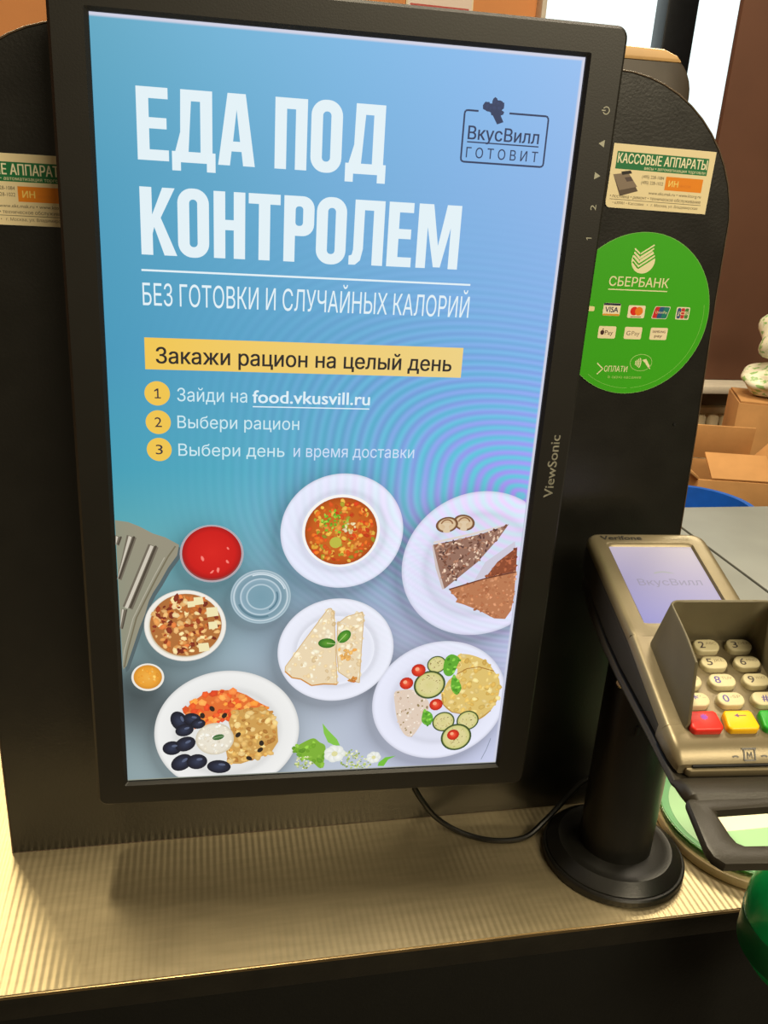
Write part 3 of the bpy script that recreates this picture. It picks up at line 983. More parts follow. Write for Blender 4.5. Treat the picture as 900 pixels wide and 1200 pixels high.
# vegetable soup
a = Art()
plate(a, 143.4, 188.4, 40.4, (226, 230, 248))
a.disc(142.6, 189.0, 25.6, rgb(246, 244, 240), 3, n=48)
a.disc(142.6, 188.8, 23.8, None, 4, stops=[(0, rgb(206, 120, 40)), (.8, rgb(196, 92, 26)), (1, rgb(170, 74, 20))], n=48)
ic = in_circ(142.6, 188.8, 22)
a.blobs(ic, cbox(142.6, 188.8, 22), 230, 1.1, 2.4, P_((214, 84, 30), (226, 110, 34), (198, 60, 24), (222, 176, 70), (206, 150, 50), (150, 140, 40), (190, 80, 26), (220, 140, 60)), 5, 11)
a.blobs(in_circ(138, 196, 8.5), cbox(138, 196, 8.5), 46, .6, 1.5, P_((120, 176, 40), (160, 200, 70), (96, 150, 34)), 6.2, 5)
a.blobs(in_circ(148.5, 191.5, 4.4), cbox(148.5, 191.5, 4.4), 14, .9, 1.8, P_((222, 206, 170), (206, 190, 140)), 6.4, 6)
a.disc(139.2, 181.0, 4.0, rgb(190, 186, 70), 6.6, n=16)
tag(a.build('soup_picture', LCD, scr), 'white plate of orange vegetable soup')

# mushroom bake and toast
a = Art()
plate(a, 238.5, 163.5, 53.8, (222, 224, 246))
for (mx, my), rot, k in (([(224.8, 194.9)][0], -.3, 0), ([(213.2, 193.4)][0], .15, 1)):
    L_ = 4 + k
    a.disc(mx, my, 7.6, None, L_, stops=[(0, rgb(206, 176, 138)), (.74, rgb(222, 196, 160)), (.82, rgb(132, 92, 60)), (1, rgb(104, 68, 44))], ry=5.6, rot=rot, n=32)
    a.poly(sm([(mx - 2.2, my - 5.2), (mx + 2.4, my - 5.4), (mx + 1.4, my - 1.0), (mx + 3.6, my + .6), (mx, my + 1.4), (mx - 3.6, my + .6), (mx - 1.2, my - 1.2)]), rgb(222, 200, 168), L_ + .2)
    a.arc(mx, my - .4, 4.0, 1.0, 15, 165, rgb(150, 106, 72), L_ + .3, 12)
SL = [(256.0, 193.8), (250.3, 183.9), (237.1, 166.0), (215.6, 146.1), (210.2, 161.7), (205.0, 179.1), (219.8, 182.2), (238.2, 187.0)]
a.poly(SL, rgb(150, 112, 96), 6)
a.poly([(256.0, 194.3), (238.1, 187.4), (205.0, 179.6), (205.3, 181.3), (227.7, 186.6)], rgb(222, 212, 206), 5.5)
a.poly([(205.0, 179.1), (210.2, 161.7), (215.6, 146.1), (214.1, 145.7), (208.1, 161.7), (204.3, 178.3)], rgb(206, 190, 186), 5.5)
a.blobs(in_poly(SL), bbox(SL), 210, .8, 2.0, P_((196, 160, 140), (108, 70, 56), (222, 192, 168), (84, 56, 54), (168, 120, 96), (140, 90, 70)), 6.5, 21, .5)
a.poly([(263.6, 172.6), (259.5, 167.0), (247.7, 156.3), (235.8, 151.2), (242.4, 165.9), (261.7, 181.2)], rgb(206, 202, 218), 6.1)
T2 = [(263.9, 177.1), (265.2, 158.9), (243.7, 154.1), (251.0, 165.9)]
a.poly(T2, rgb(140, 74, 48), 7)
a.blobs(in_poly(T2), bbox(T2), 40, .8, 1.8, P_((150, 80, 50), (120, 60, 40), (170, 96, 64)), 7.3, 4)
T3 = [(265.2, 158.4), (243.7, 153.6), (218.8, 145.6), (225.4, 138.1), (224.4, 135.8), (230.6, 133.8), (243.0, 128.4), (253.5, 122.5), (261.5, 121.9), (265.2, 128.5), (266.0, 140.3)]
a.poly(T3, rgb(186, 122, 84), 8)
a.blobs(in_poly(T3), bbox(T3), 150, .7, 1.8, P_((196, 132, 92), (176, 110, 74), (206, 144, 106), (164, 100, 66)), 8.3, 8)
a.path([(265.2, 158.4), (243.7, 153.6), (218.8, 145.6)], 1.0, rgb(110, 58, 40), 9.2)
clip_art(a, 'mushroom_bake_picture', 'white plate with mushrooms, seeded wedge and toast')

# folded pancakes
a = Art()
plate(a, 143.0, 99.8, 40.2, (232, 234, 246))
a.disc(142.6, 99.6, 27, None, 3, stops=[(0, rgb(232, 234, 246)), (.9, rgb(228, 230, 242)), (1, rgb(236, 238, 248))], n=48)
Q1 = [(136.2, 132.5), (138.2, 132.7), (140.4, 128.5), (142.6, 100.4), (144.8, 73.0), (135.2, 74.1), (126.8, 72.7), (119.3, 78.3), (113.0, 79.7), (108.2, 84.7), (108.3, 88.3), (120.6, 108.1)]
Q2 = [(159.4, 129.5), (160.9, 124.6), (160.5, 99.9), (160.5, 73.7), (155.3, 75.4), (145.4, 83.0), (143.2, 100.4), (143.2, 121.0), (148.8, 126.0)]
for Q, sd in ((Q1, 1), (Q2, 2)):
    a.poly(Q, rgb(234, 214, 178), 5)
    a.blobs(in_poly(Q), bbox(Q), 90, 1.0, 2.6, P_((238, 220, 188), (228, 206, 166), (240, 226, 198), (222, 196, 152)), 5.3, sd)
    a.path(Q + [Q[0]], 0.6, rgb(212, 180, 128), 6.1)
a.path([(144.8, 73.0), (135.2, 73.6), (126.8, 72.7), (119.3, 78.1), (113.1, 79.5), (108.2, 84.7)], 1.0, rgb(206, 142, 66), 6.3)
a.blobs(in_circ(*([(150.4, 99.0)][0]), 6), cbox(*([(150.4, 99.0)][0]), 6), 16, 1, 2.4, P_((226, 172, 96), (216, 150, 70)), 6.2, 9)
a.blobs(in_circ(*([(155.6, 77.8)][0]), 4), cbox(*([(155.6, 77.8)][0]), 4), 8, 1, 2.0, P_((196, 130, 60), (186, 110, 50)), 6.2, 9)
c0 = [(136.3, 106.0), (148.0, 110.9), (143.0, 105.1)]
a.disc(*c0[0], 6.0, None, 7, stops=[(0, rgb(98, 160, 50)), (1, rgb(46, 110, 34))], ry=3.8, rot=-.05, n=20)
a.disc(*c0[1], 5.6, None, 7.2, stops=[(0, rgb(110, 176, 56)), (1, rgb(50, 120, 36))], ry=4.0, rot=.9, n=20)
a.line(c0[2], c0[0], .5, rgb(190, 210, 140), 7.5)
a.line(c0[2], (c0[1][0] + 1.5, c0[1][1] + 2), .4, rgb(190, 210, 140), 7.5)
tag(a.build('pancake_picture', LCD, scr), 'white plate of two folded pancakes with a green leaf')

# omelette with courgettes
a = Art()
plate(a, 220.0, 56.0, 49.3, (228, 230, 246))
CH = [(186.2, 64.3), (190.4, 66.4), (199.2, 66.3), (208.5, 60.2), (212.5, 53.7), (211.3, 46.0), (206.0, 33.3), (200.9, 26.5), (195.1, 29.9), (189.8, 41.8), (187.2, 54.7)]
CH = sm(CH)
a.poly(CH, rgb(224, 204, 186), 4)
a.blobs(in_poly(CH), bbox(CH), 70, .5, 1.5, P_((228, 210, 194), (206, 180, 158), (150, 130, 90), (232, 218, 204)), 4.3, 3)
OM = [(229.6, 93.1), (236.5, 94.3), (245.7, 91.4), (252.8, 86.9), (258.1, 79.8), (263.0, 72.1), (263.9, 59.3), (259.3, 46.5), (250.9, 39.1), (241.4, 43.4), (229.7, 46.5), (222.8, 53.2), (221.6, 62.2), (225.1, 73.4), (230.9, 78.2)]
OM = sm(OM)
a.poly(OM, rgb(222, 192, 112), 5)
a.blobs(in_poly(OM), bbox(OM), 120, 1.2, 3.2, P_((226, 198, 122), (214, 180, 96), (230, 206, 140), (206, 168, 84)), 5.3, 13)
a.path([(230.9, 78.2), (237.6, 82.5), (246.4, 83.7), (258.1, 79.8)], .7, rgb(168, 116, 50), 6.4)
a.path([(221.6, 62.2), (222.8, 53.2), (229.7, 46.5), (241.4, 43.4), (250.9, 39.1), (259.3, 46.5)], .7, rgb(176, 130, 60), 6.4)
def courgette(c, r, L):
    a.disc(c[0], c[1], r, None, L, stops=[(0, rgb(214, 206, 140)), (.55, rgb(222, 212, 152)), (.84, rgb(206, 204, 130)), (.90, rgb(70, 90, 40)), (1, rgb(50, 72, 34))], n=28)
    a.blobs(in_circ(c[0], c[1], r * .75), cbox(c[0], c[1], r), int(r * 2.2), .35, 1.0, P_((120, 84, 40), (90, 66, 34), (180, 160, 90)), L + .3, int(c[0] * 7), .35)
cg = [(215.2, 86.6), (211.4, 70.1), (242.5, 38.7), (224.3, 38.5), (235.1, 24.6)]
for c_, r, L in zip(cg, (7.0, 11.6, 8.4, 8.4, 11.6), (6.5, 7, 7.5, 8, 8.5)): courgette(c_, r, L)
for c_, r in zip([(202.4, 82.4), (194.4, 72.0), (217.5, 53.4), (232.6, 26.8)], (5.2, 5.0, 5.0, 4.6)):
    a.disc(c_[0], c_[1], r, None, 9, stops=[(0, rgb(240, 110, 80)), (.5, rgb(224, 58, 34)), (1, rgb(180, 36, 24))], n=14)
    a.disc(c_[0] - 1, c_[1] + 1, r * .3, rgb(250, 170, 130), 9.3, n=10)
for pts in ([(225.5, 94.7), (231.5, 91.1), (230.3, 85.2), (228.0, 78.3), (223.9, 76.9), (220.5, 81.0), (221.0, 90.9)], [(228.4, 76.8), (232.3, 73.1), (235.1, 66.7), (232.5, 61.0), (228.1, 65.2), (227.0, 72.1)], [(209.4, 48.7), (214.5, 46.4), (216.3, 40.6), (213.1, 35.6), (208.3, 38.9), (207.9, 44.6)]):
    pts = sm(pts)
    a.poly(pts, rgb(96, 170, 50), 9.6)
    a.blobs(in_poly(pts), bbox(pts), 12, .8, 1.8, P_((130, 196, 70), (70, 140, 36)), 9.8, 5)
a.path([(261.9, 22.2), (259.5, 12.1), (256.4, 3.6)], .5, rgb(130, 140, 160), 2.5)
clip_art(a, 'omelette_picture', 'white plate of omelette, grilled courgette and tomatoes')

# pumpkin, pastries and olives
a = Art()
plate(a, 69.2, 36.5, 50.0, (234, 234, 232))
PU = [(39.1, 54.2), (44.7, 62.2), (52.2, 68.1), (61.5, 71.0), (72.6, 71.3), (82.0, 66.9), (89.6, 61.1), (97.2, 56.3), (95.4, 49.5), (82.1, 47.9), (68.8, 47.3), (59.4, 44.3), (46.3, 40.4), (44.1, 48.4)]
a.poly(PU, rgb(226, 112, 50), 4)
a.blobs(in_poly(PU), bbox(PU), 95, 1.5, 3.8, P_((240, 132, 66), (226, 90, 40), (246, 160, 80), (214, 72, 36), (250, 150, 60)), 4.3, 6, .8, 5)
PA = [(72.6, 53.9), (82.1, 55.8), (91.5, 56.5), (99.2, 52.8), (103.6, 41.2), (104.6, 27.2), (99.7, 18.1), (90.0, 13.9), (78.4, 9.8), (69.7, 10.3), (67.8, 22.1), (72.6, 33.4), (69.8, 45.0)]
a.poly(PA, rgb(206, 158, 84), 5)
a.blobs(in_poly(PA), bbox(PA), 130, 1.2, 3.2, P_((222, 180, 106), (200, 146, 72), (232, 198, 130), (176, 120, 56), (214, 170, 92)), 5.3, 16, .75)
for q in [(91.9, 20.9), (84.2, 14.2), (76.4, 34.4), (92.8, 26.6), (67.0, 50.8), (58.6, 56.7), (52.0, 51.4)]:
    a.disc(q[0], q[1], 2.4, rgb(44, 34, 28), 7.0, ry=1.7, rot=q[0], n=12)
mc = [(60.3, 31.8)][0]
a.disc(mc[0], mc[1], 13.2, None, 7.2, stops=[(0, rgb(236, 230, 214)), (.85, rgb(230, 222, 204)), (1, rgb(206, 196, 172))], n=32)
a.blobs(in_circ(mc[0], mc[1], 11.5), cbox(mc[0], mc[1], 11.5), 60, .8, 2.0, P_((240, 236, 222), (222, 212, 192), (232, 224, 206)), 7.5, 2)
lf = [(62.7, 33.2)][0]
a.disc(lf[0], lf[1], 4.2, rgb(66, 110, 60), 8.4, ry=2.3, rot=.25, n=14); a.line((lf[0] - 3.6, lf[1] - .8), (lf[0] + 3.6, lf[1] + .8), .3, rgb(170, 190, 150), 8.6)
for (x, y), rx, ry, ro in zip([(36.2, 47.7), (44.9, 48.8), (39.7, 40.1), (31.0, 25.7), (40.1, 28.6), (37.3, 13.3), (47.8, 13.4), (63.0, 8.3), (49.1, 44.8)], (8.2, 6.2, 6.4, 6.6, 7.4, 8.2, 7.2, 8.4, 5.0), (5.6, 5.0, 5.0, 5.8, 5.8, 6.2, 6.4, 5.6, 4.0), (1.9, -.2, .3, .1, .5, .7, .1, -.15, .2)):
    a.disc(x, y, rx, None, 7.8 + x * .003, stops=[(0, rgb(52, 60, 84)), (.6, rgb(34, 38, 56)), (1, rgb(22, 24, 36))], ry=ry, rot=ro, n=20)
    a.disc(x + rx * .25, y + ry * .3, rx * .3, rgb(88, 98, 124), 8.3 + x * .003, ry=ry * .18, rot=ro, n=10)
clip_art(a, 'pumpkin_plate_picture', 'white plate of pumpkin, pastries, dip and black olives')

# red drink, water glass, nut bowl, sauce cup
a = Art()
a.disc(59.4, 173.4, 20.2, None, 2, stops=[(0, rgb(150, 60, 60)), (.93, rgb(150, 60, 60)), (.95, rgb(196, 196, 204)), (.98, rgb(160, 130, 136)), (1, rgb(204, 210, 218))], n=48)
a.disc(59.4, 174.2, 18.4, None, 3, stops=[(0, rgb(216, 34, 30)), (.8, rgb(204, 24, 24)), (1, rgb(170, 18, 22))], n=48)
for (x, y), r in zip([(53.4, 170.2), (69.5, 177.3), (69.1, 167.9), (63.3, 162.0), (59.4, 160.7)], (2.0, 1.3, 1.7, 2.2, 1.6)):
    a.blob(x, y, r, rgb(240, 120, 110), 4, random.Random(int(x)), 7, .5)
tag(a.build('red_drink_picture', LCD, scr), 'glass of red drink seen from above')
a = Art()
cx, cy = 91.0, 142.0
a.disc(cx, cy, 20.0, None, 2, stops=[(0, rgb(118, 156, 172)), (.42, rgb(124, 160, 176)), (.45, rgb(190, 210, 220)), (.50, rgb(130, 162, 178)), (.62, rgb(140, 170, 186)), (.66, rgb(196, 214, 224)), (.70, rgb(120, 152, 168)), (.84, rgb(132, 162, 176)), (.88, rgb(206, 220, 228)), (.93, rgb(140, 168, 182)), (.97, rgb(184, 204, 214)), (1, rgb(120, 150, 164))], n=56)
a.arc(cx, cy, 15, 1.6, 200, 290, rgb(96, 130, 146), 3); a.arc(cx, cy, 11, 1.2, -60, 20, rgb(92, 128, 146), 3); a.arc(cx, cy, 16.5, .8, 20, 110, rgb(214, 228, 236), 3)
tag(a.build('water_glass_picture', LCD, scr), 'clear water glass seen from above')
a = Art()
a.disc(41.8, 121.4, 26.6, None, 2, stops=[(0, rgb(226, 216, 196)), (.86, rgb(200, 184, 150)), (.90, rgb(236, 232, 222)), (.97, rgb(242, 238, 230)), (1, rgb(196, 192, 184))], n=56)
a.disc(42.2, 122.0, 23.2, rgb(176, 110, 56), 3, n=48)
a.blobs(in_circ(42.2, 122, 21.5), cbox(42.2, 122, 21.5), 200, 1.0, 3.4, P_((206, 140, 74), (186, 104, 46), (226, 176, 110), (150, 60, 30), (214, 120, 60), (236, 206, 150), (120, 44, 28)), 4, 31, .65, 6)
for q, s_ in zip([(59.2, 131.5), (59.6, 121.6), (53.5, 105.1), (50.4, 139.8), (45.6, 137.5)], (5.4, 4.2, 5.0, 4.4, 3.4)):
    a.poly([(q[0] - s_ * .6, q[1] - s_ * .7), (q[0] + s_ * .8, q[1] - s_ * .5), (q[0] + s_ * .6, q[1] + s_ * .7), (q[0] - s_ * .7, q[1] + s_ * .6)], rgb(240, 228, 178), 5.2)
tag(a.build('nut_bowl_picture', LCD, scr), 'white bowl of nuts and fruit pieces')
a = Art()
a.disc(16.4, 83.2, 10.7, rgb(236, 232, 222), 2, n=40)
a.disc(16.4, 83.4, 9.3, None, 3, stops=[(0, rgb(240, 176, 74)), (.7, rgb(232, 160, 54)), (1, rgb(210, 140, 44))], n=36)
a.blobs(in_circ(16.4, 83.4, 7), cbox(16.4, 83.4, 7), 20, .7, 1.6, P_((246, 190, 96), (226, 150, 50)), 4, 3)
tag(a.build('sauce_cup_picture', LCD, scr), 'small cup of yellow sauce')

# napkin with cutlery at the left edge of the picture
a = Art()
NP = [(0.2, 196.9), (8.1, 195.6), (14.7, 192.7), (22.9, 187.8), (30.5, 185.1), (38.9, 179.9), (37.5, 172.6), (31.6, 163.9), (26.2, 153.7), (21.7, 146.3), (18.9, 140.3), (16.0, 130.3), (12.1, 120.2), (8.2, 108.0), (3.0, 92.4), (0.7, 89.8), (0.3, 128.6)]
a.poly([(x + 1.6, y - 2.5) for x, y in NP], rgb(84, 100, 104), 1.2)
a.poly(NP, lambda x, y: rgb(150 - max(0, 14 - x) * .5, 144, 124), 2)
HM = [(36.6, 179.0), (31.8, 171.7), (24.6, 157.7), (19.1, 146.3), (10.7, 128.4), (4.1, 103.9), (1.5, 91.4)]
a.path(HM, 1.0, rgb(118, 110, 88), 3)
a.path([(x - 2.2, y - .5) for x, y in HM[1:]], .5, rgb(182, 176, 158), 3)
for (p0, p1), w_ in (([(23.0, 179.4), (5.4, 135.6)], 6.6), ([(9.9, 185.9), (-0.6, 156.4)], 6.2), ([(1.9, 185.9), (-0.2, 180.2)], 4.5), ([(3.3, 134.6), (-0.1, 120.5)], 3.6)):
    a.line(p0, p1, w_, rgb(112, 104, 90), 4)
    a.line((p0[0] - .9, p0[1]), (p1[0] - .9, p1[1]), w_ * .32, rgb(206, 198, 182), 5)
    a.line((p0[0] + 1.6, p0[1]), (p1[0] + 1.6, p1[1]), w_ * .2, rgb(74, 66, 56), 5)
clip_art(a, 'napkin_picture', 'grey napkin with steel cutlery handles')

# flowers at the bottom
a = Art()
LF = [(114.9, 20.2), (120.8, 24.6), (129.3, 28.8), (134.2, 25.2), (138.6, 21.1), (137.8, 8.0), (135.4, 2.4), (127.7, 9.9), (121.2, 10.3), (118.0, 16.4)]
LF = sm(LF)
a.poly(LF, rgb(126, 176, 56), 3)
a.blobs(in_poly(LF), bbox(LF), 22, 1.4, 3.0, P_((140, 190, 66), (110, 160, 44), (96, 146, 40)), 3.3, 3)
a.poly([(135.7, 41.2), (139.9, 35.2), (146.7, 27.1), (149.1, 21.6), (145.2, 21.8), (140.2, 24.9), (136.9, 32.8)], rgb(132, 196, 74), 4)
a.poly([(178.3, 5.2), (183.0, 9.5), (190.8, 10.4), (185.4, 7.5), (182.3, 1.8), (177.8, 2.1)], rgb(116, 190, 60), 4)
for (x, y), n_, r in (([(123.4, 8.8)][0], 46, 6.5), ([(158.0, 9.0)][0], 60, 8.5), ([(166.5, 5.1)][0], 30, 6)):
    a.blobs(in_circ(x, y, r), cbox(x, y, r), n_, .6, 1.4, P_((206, 212, 160), (170, 186, 110), (222, 224, 184), (140, 160, 80)), 5, int(r))
for (x, y), r in (([(145.4, 14.7)][0], 7.6), ([(174.4, 10.0)][0], 5.2)):
    for k in range(7):
        q = k * PI * 2 / 7
        a.disc(x + r * .55 * math.cos(q), y + r * .5 * math.sin(q), r * .5, None, 6 + k * .1, stops=[(0, rgb(248, 248, 244)), (1, rgb(222, 226, 218))], n=14)
    a.disc(x, y, r * .3, rgb(222, 218, 160), 7, n=12)
clip_art(a, 'flower_picture', 'white blossoms with green leaves')

# ================================================================== CABLE
cb = fin(tube_bm(smooth_path([(0.214, 0.040, 0.0), (0.217, 0.036, -0.045), (0.228, 0.031, -0.068), (0.243, 0.028, -0.085), (0.264, 0.022, -0.0955),
                              (0.287, 0.014, -0.0975), (0.312, 0.014, -0.0972), (0.331, 0.022, -0.090), (0.348, 0.030, -0.080), (0.366, 0.036, -0.066), (0.386, 0.038, -0.055)], 8), 0.0023, 10), 'cable', m_cable)
tag(cb, 'thin black cable hanging from under the monitor and curling behind the pole base', 'cable')

# ================================================================== TERMINAL STAND
D = Matrix(((0.9942075087223945, 0.0985809446149333, 0.04281619972436661 * -1, 0), (-0.1061380266351265, 0.9632448536750791, -0.24676724087786944, 0), (0.01691593633265935, 0.24988227073424552, 0.9681284531872238, 0), (0, 0, 0, 1)))
DEV = T(0.33800443154560805, 0.0013551993408129626, 0.1717226503040579) @ D     # origin: top left corner of the little screen
ps = thing('terminal_stand', 'black pole stand on a round flange holding the card terminal', 'stand', T(0.378, -0.013, -0.1))
fin(lathe_bm([(0, 0), (0.0545, 0.0), (0.0565, 0.0015), (0.0565, 0.0062), (0.0555, 0.0075), (0.0538, 0.0078), (0.0538, 0.0088), (0.0525, 0.0100), (0.0460, 0.0150), (0.0450, 0.0158), (0.0385, 0.0162), (0.0375, 0.0168), (0.0, 0.0168)], 72), 'flange', m_black, ps)
fin(lathe_bm([(0, 0.0168), (0.0285, 0.0168), (0.0285, 0.200), (0.027, 0.203), (0, 0.203)], 48), 'pole', m_black, ps)
# tilt head between pole and cradle
fin(box_bm(-0.024, 0.020, -0.040, 0.010, 0.190, 0.2125, 0.004), 'tilt_head', m_black, ps)
hb = lathe_bm([(0, 0.0035), (0.0024, 0.0035), (0.0038, 0.0022), (0.0040, 0)], 16)
fin(hb, 'bolt', m_chrome, ps, T(-0.0262, -0.012, 0.173) @ Matrix.Rotation(math.radians(-70), 4, 'Y') @ Matrix.Rotation(math.radians(25), 4, 'X'))
fin(box_bm(-0.0025, 0.0025, -0.0012, 0.0012, -0.004, 0.004, 0.0008), 'slot_hole', m_dark, ps, T(-0.014, -0.0250, 0.140) @ Matrix.Rotation(0.5, 4, 'Z'))

def zt(y):                                   # top surface falls away towards the keys
    return 0.0 if y < 92 else -0.085 * (y - 92)

def dm(x, y, z): return (x / 1000, -y / 1000, z / 1000)

# cradle (part of the stand), in the terminal's own frame
PS_INV = T(-0.378, 0.013, 0.1)
CR = PS_INV @ DEV
def section(y, hw, z0, z1, r, n=4, cx=30.5):
    r = min(r, (z1 - z0) / 2 - .01, hw)
    return [dm(x, y, z) for x, z in rrect(cx - hw, cx + hw, z0, z1, r, n)]
crad = loft_bm([section(y, hw, z0, z1, 5) for y, hw, z0, z1 in
                ((-8, 40, -38, -29), (0, 43.5, -41.5, -30.5), (30, 44.6, -45, -34), (62, 44.8, -44, -35.5), (91, 44.8, -41.5, -33.5), (125, 44.8, -36, -28.6), (150, 44.8, -32, -25.2), (178, 44.8, -27.8, -22.4), (186, 44.8, -26.5, -21.6), (189, 44.8, -26, -16.5), (196, 44.5, -24.5, -13), (202, 43.5, -23, -12.5), (205, 41, -21.5, -15))])
fin(crad, 'cradle', m_cradle, ps, CR)
ho = [dm(x, y, 0)[:2] for x, y in ((-14, 203), (-14.2, 232), (-12.8, 238), (-8, 242.5), (30, 243.2), (69, 242.5), (73.8, 238), (75.2, 232), (75, 203), (30, 202))]
hi_ = [dm(x, y, 0)[:2] for x, y in ((-1, 211.5), (1.6, 226), (3.2, 230), (6.5, 231.8), (30, 232.2), (54.5, 231.8), (57.8, 230), (59.4, 226), (62, 211.5), (30, 210))]
fin(ring_bm(ho, hi_, -0.022, -0.0145, 0.0022), 'hand_grip', m_cradle, ps, CR)

# ================================================================== CARD TERMINAL
vt = thing('card_terminal', 'silver grey card payment terminal with a keypad shield and coloured keys', 'terminal', DEV)
low_ = loft_bm([section(y, hw, z0, z1, r) for y, hw, z0, z1, r in
                ((-15.0, 36, -22, -5, 6), (-13.2, 40.5, -25, -3.2, 7), (-9, 43.4, -28, -2.2, 7), (0, 44.6, -29.5, -2, 7), (30, 44.8, -33, -2, 7), (62, 44.8, -34.5, -2, 7), (92, 44.8, -32.5, -2, 7),
                 (125, 44.8, -27.5, -4.2, 7), (158, 44.6, -23.2, -6.8, 7))])
fin(low_, 'housing', m_side_shade, vt)  # side shade put into a darker colour than the silver face
tag(vt.children[-1], 'underside housing with its shade painted in as dark charcoal')
nose = loft_bm([section(y, hw, z0, z1, r, 5) for y, hw, z0, z1, r in
                ((156, 44.9, -23.6, -5.6, 5.5), (166, 44.9, -22.4, -6.3, 5.5), (172.5, 44.4, -21.7, -6.9, 5.0), (176.5, 43.6, -21.4, -8.6, 4.5), (180, 42.6, -21.0, -11.0, 3.5), (182.2, 41.2, -20.8, -13.4, 2.5))])
fin(nose, 'front_nose', m_silver, vt)
fin(box_bm(-0.0030, 0.0640, -0.1834, -0.1800, -0.0153, -0.0138, 0.0003), 'card_slot', m_dark, vt)
fin(prism_bm([dm(x, y, 0)[:2] for x, y in ((-7, 179), (-6.5, 183.6), (-4, 185.4), (65, 185.4), (67.5, 183.6), (68, 179))], -0.0208, -0.0155, 0.001), 'slot_lip', m_silver, vt)
# face frame round the screen
def ray_out(pts, c, k, n):
    out = []
    for i in range(n):
        a_ = 2 * PI * (i + .5) / n
        d = (math.cos(a_), math.sin(a_))
        best = 1e9
        for p, q in zip(pts, pts[1:] + pts[:1]):
            ex, ey = q[0] - p[0], q[1] - p[1]
            det = d[0] * -ey + ex * d[1]
            if abs(det) < 1e-12: continue
            rx, ry = p[0] - c[0], p[1] - c[1]
            t = (rx * -ey + ex * ry) / det
            s_ = (d[0] * ry - d[1] * rx) / det
            if t > 0 and -1e-9 <= s_ <= 1 + 1e-9: best = min(best, t)
        out.append((c[0] + d[0] * best, c[1] + d[1] * best))
    return out
NN = 120
cc = (30.5, 40.5)
def plate_out(g, r):
    x0, x1, y0, y1 = -14.2 + g, 75.2 - g, -15.3 + g, 93.5
    q = [(x1, y1), (x0, y1)]
    q += [(x0 + r - r * math.cos(math.radians(15 * k)), y0 + r - r * math.sin(math.radians(15 * k))) for k in range(7)]
    q += [(x1 - r + r * math.sin(math.radians(15 * k)), y0 + r - r * math.cos(math.radians(15 * k))) for k in range(7)]
    return q
fo = lambda g, r: ray_out(plate_out(g, r), cc, 1, NN)
bm = bmesh.new()
Ls = []
for pts, z in ((fo(0.0, 10), -5.5), (fo(0.2, 10), -3.2), (fo(1.4, 9), -1.2), (fo(3.4, 7), -0.2), (fo(5.4, 6), 0.0), (ray_out(rrect(-2.2, 63.2, -3.0, 83.2, 1.5, 4), cc, 1, NN), 0.2),
               (ray_out(rrect(-1.2, 62.2, -2.0, 82.2, 1.0, 4), cc, 1, NN), 0.0), (ray_out(rrect(-0.2, 61.2, -0.2, 81.2, 0.6, 4), cc, 1, NN), -2.0)):
    Ls.append([bm.verts.new(dm(x, y, z)) for x, y in pts])
for A_, B_ in zip(Ls, Ls[1:]):
    for i in range(NN):
        j = (i + 1) % NN
        bm.faces.new((A_[i], A_[j], B_[j], B_[i]))
fin(bm, 'face_frame', m_silver, vt, None, 40)
# key bed
def bed(y):
    z = zt(y)
    h_ = [(44.7, -5.5), (44.5, -3.2), (43.3, -1.2), (41.3, -0.2), (39.3, 0.0)]
    return [dm(30.5 - a_, y, z + b_) for a_, b_ in h_] + [dm(30.5 + a_, y, z + b_) for a_, b_ in h_[::-1]]
kb = loft_bm([bed(y) for y in (92.5, 110, 130, 150, 160)])
fin(kb, 'key_bed', m_silver, vt)
# little screen
nx2, ny2 = 2, 2
a = Art()
a.add([(0, 0), (61, 0), (61, -40), (0, -40), (61, -81), (0, -81)], [(0, 1, 2, 3), (3, 2, 4, 5)],
      [rgb(190, 178, 196), rgb(202, 188, 192), rgb(182, 170, 196), rgb(160, 152, 190), rgb(166, 160, 204), rgb(140, 138, 200)], 1)
tsc = a.build('terminal_screen', LCD, vt, T(0, 0, -0.0018), plane='XY')
tag(tsc, 'pale lavender lit display')
a = Art()
a.text('ВкусВилл', 9, 54, -42.5, 6.2, rgb(148, 142, 164), 2, 0.004)
for k in range(6): a.arc(30, -42, 13 + .25 * k, .3, 70 - k * 3, 118, rgb(170, 168, 170), 2)
a.build('display_lettering', LCD, tsc, plane='XY')
a = Art()
a.text('Verifone', -4.0, 26, 5.6, 4.6, rgb(30, 26, 20), 1, 0.03)
a.build('maker_lettering', INK, vt, T(0, 0, 0.0003), plane='XY')
a = Art()
a.text('vx 820', 48, 62.5, 6.0, 2.9, rgb(150, 138, 112), 1, 0.015)
a.build('model_lettering', INK, vt, T(0, 0, 0.0003), plane='XY')

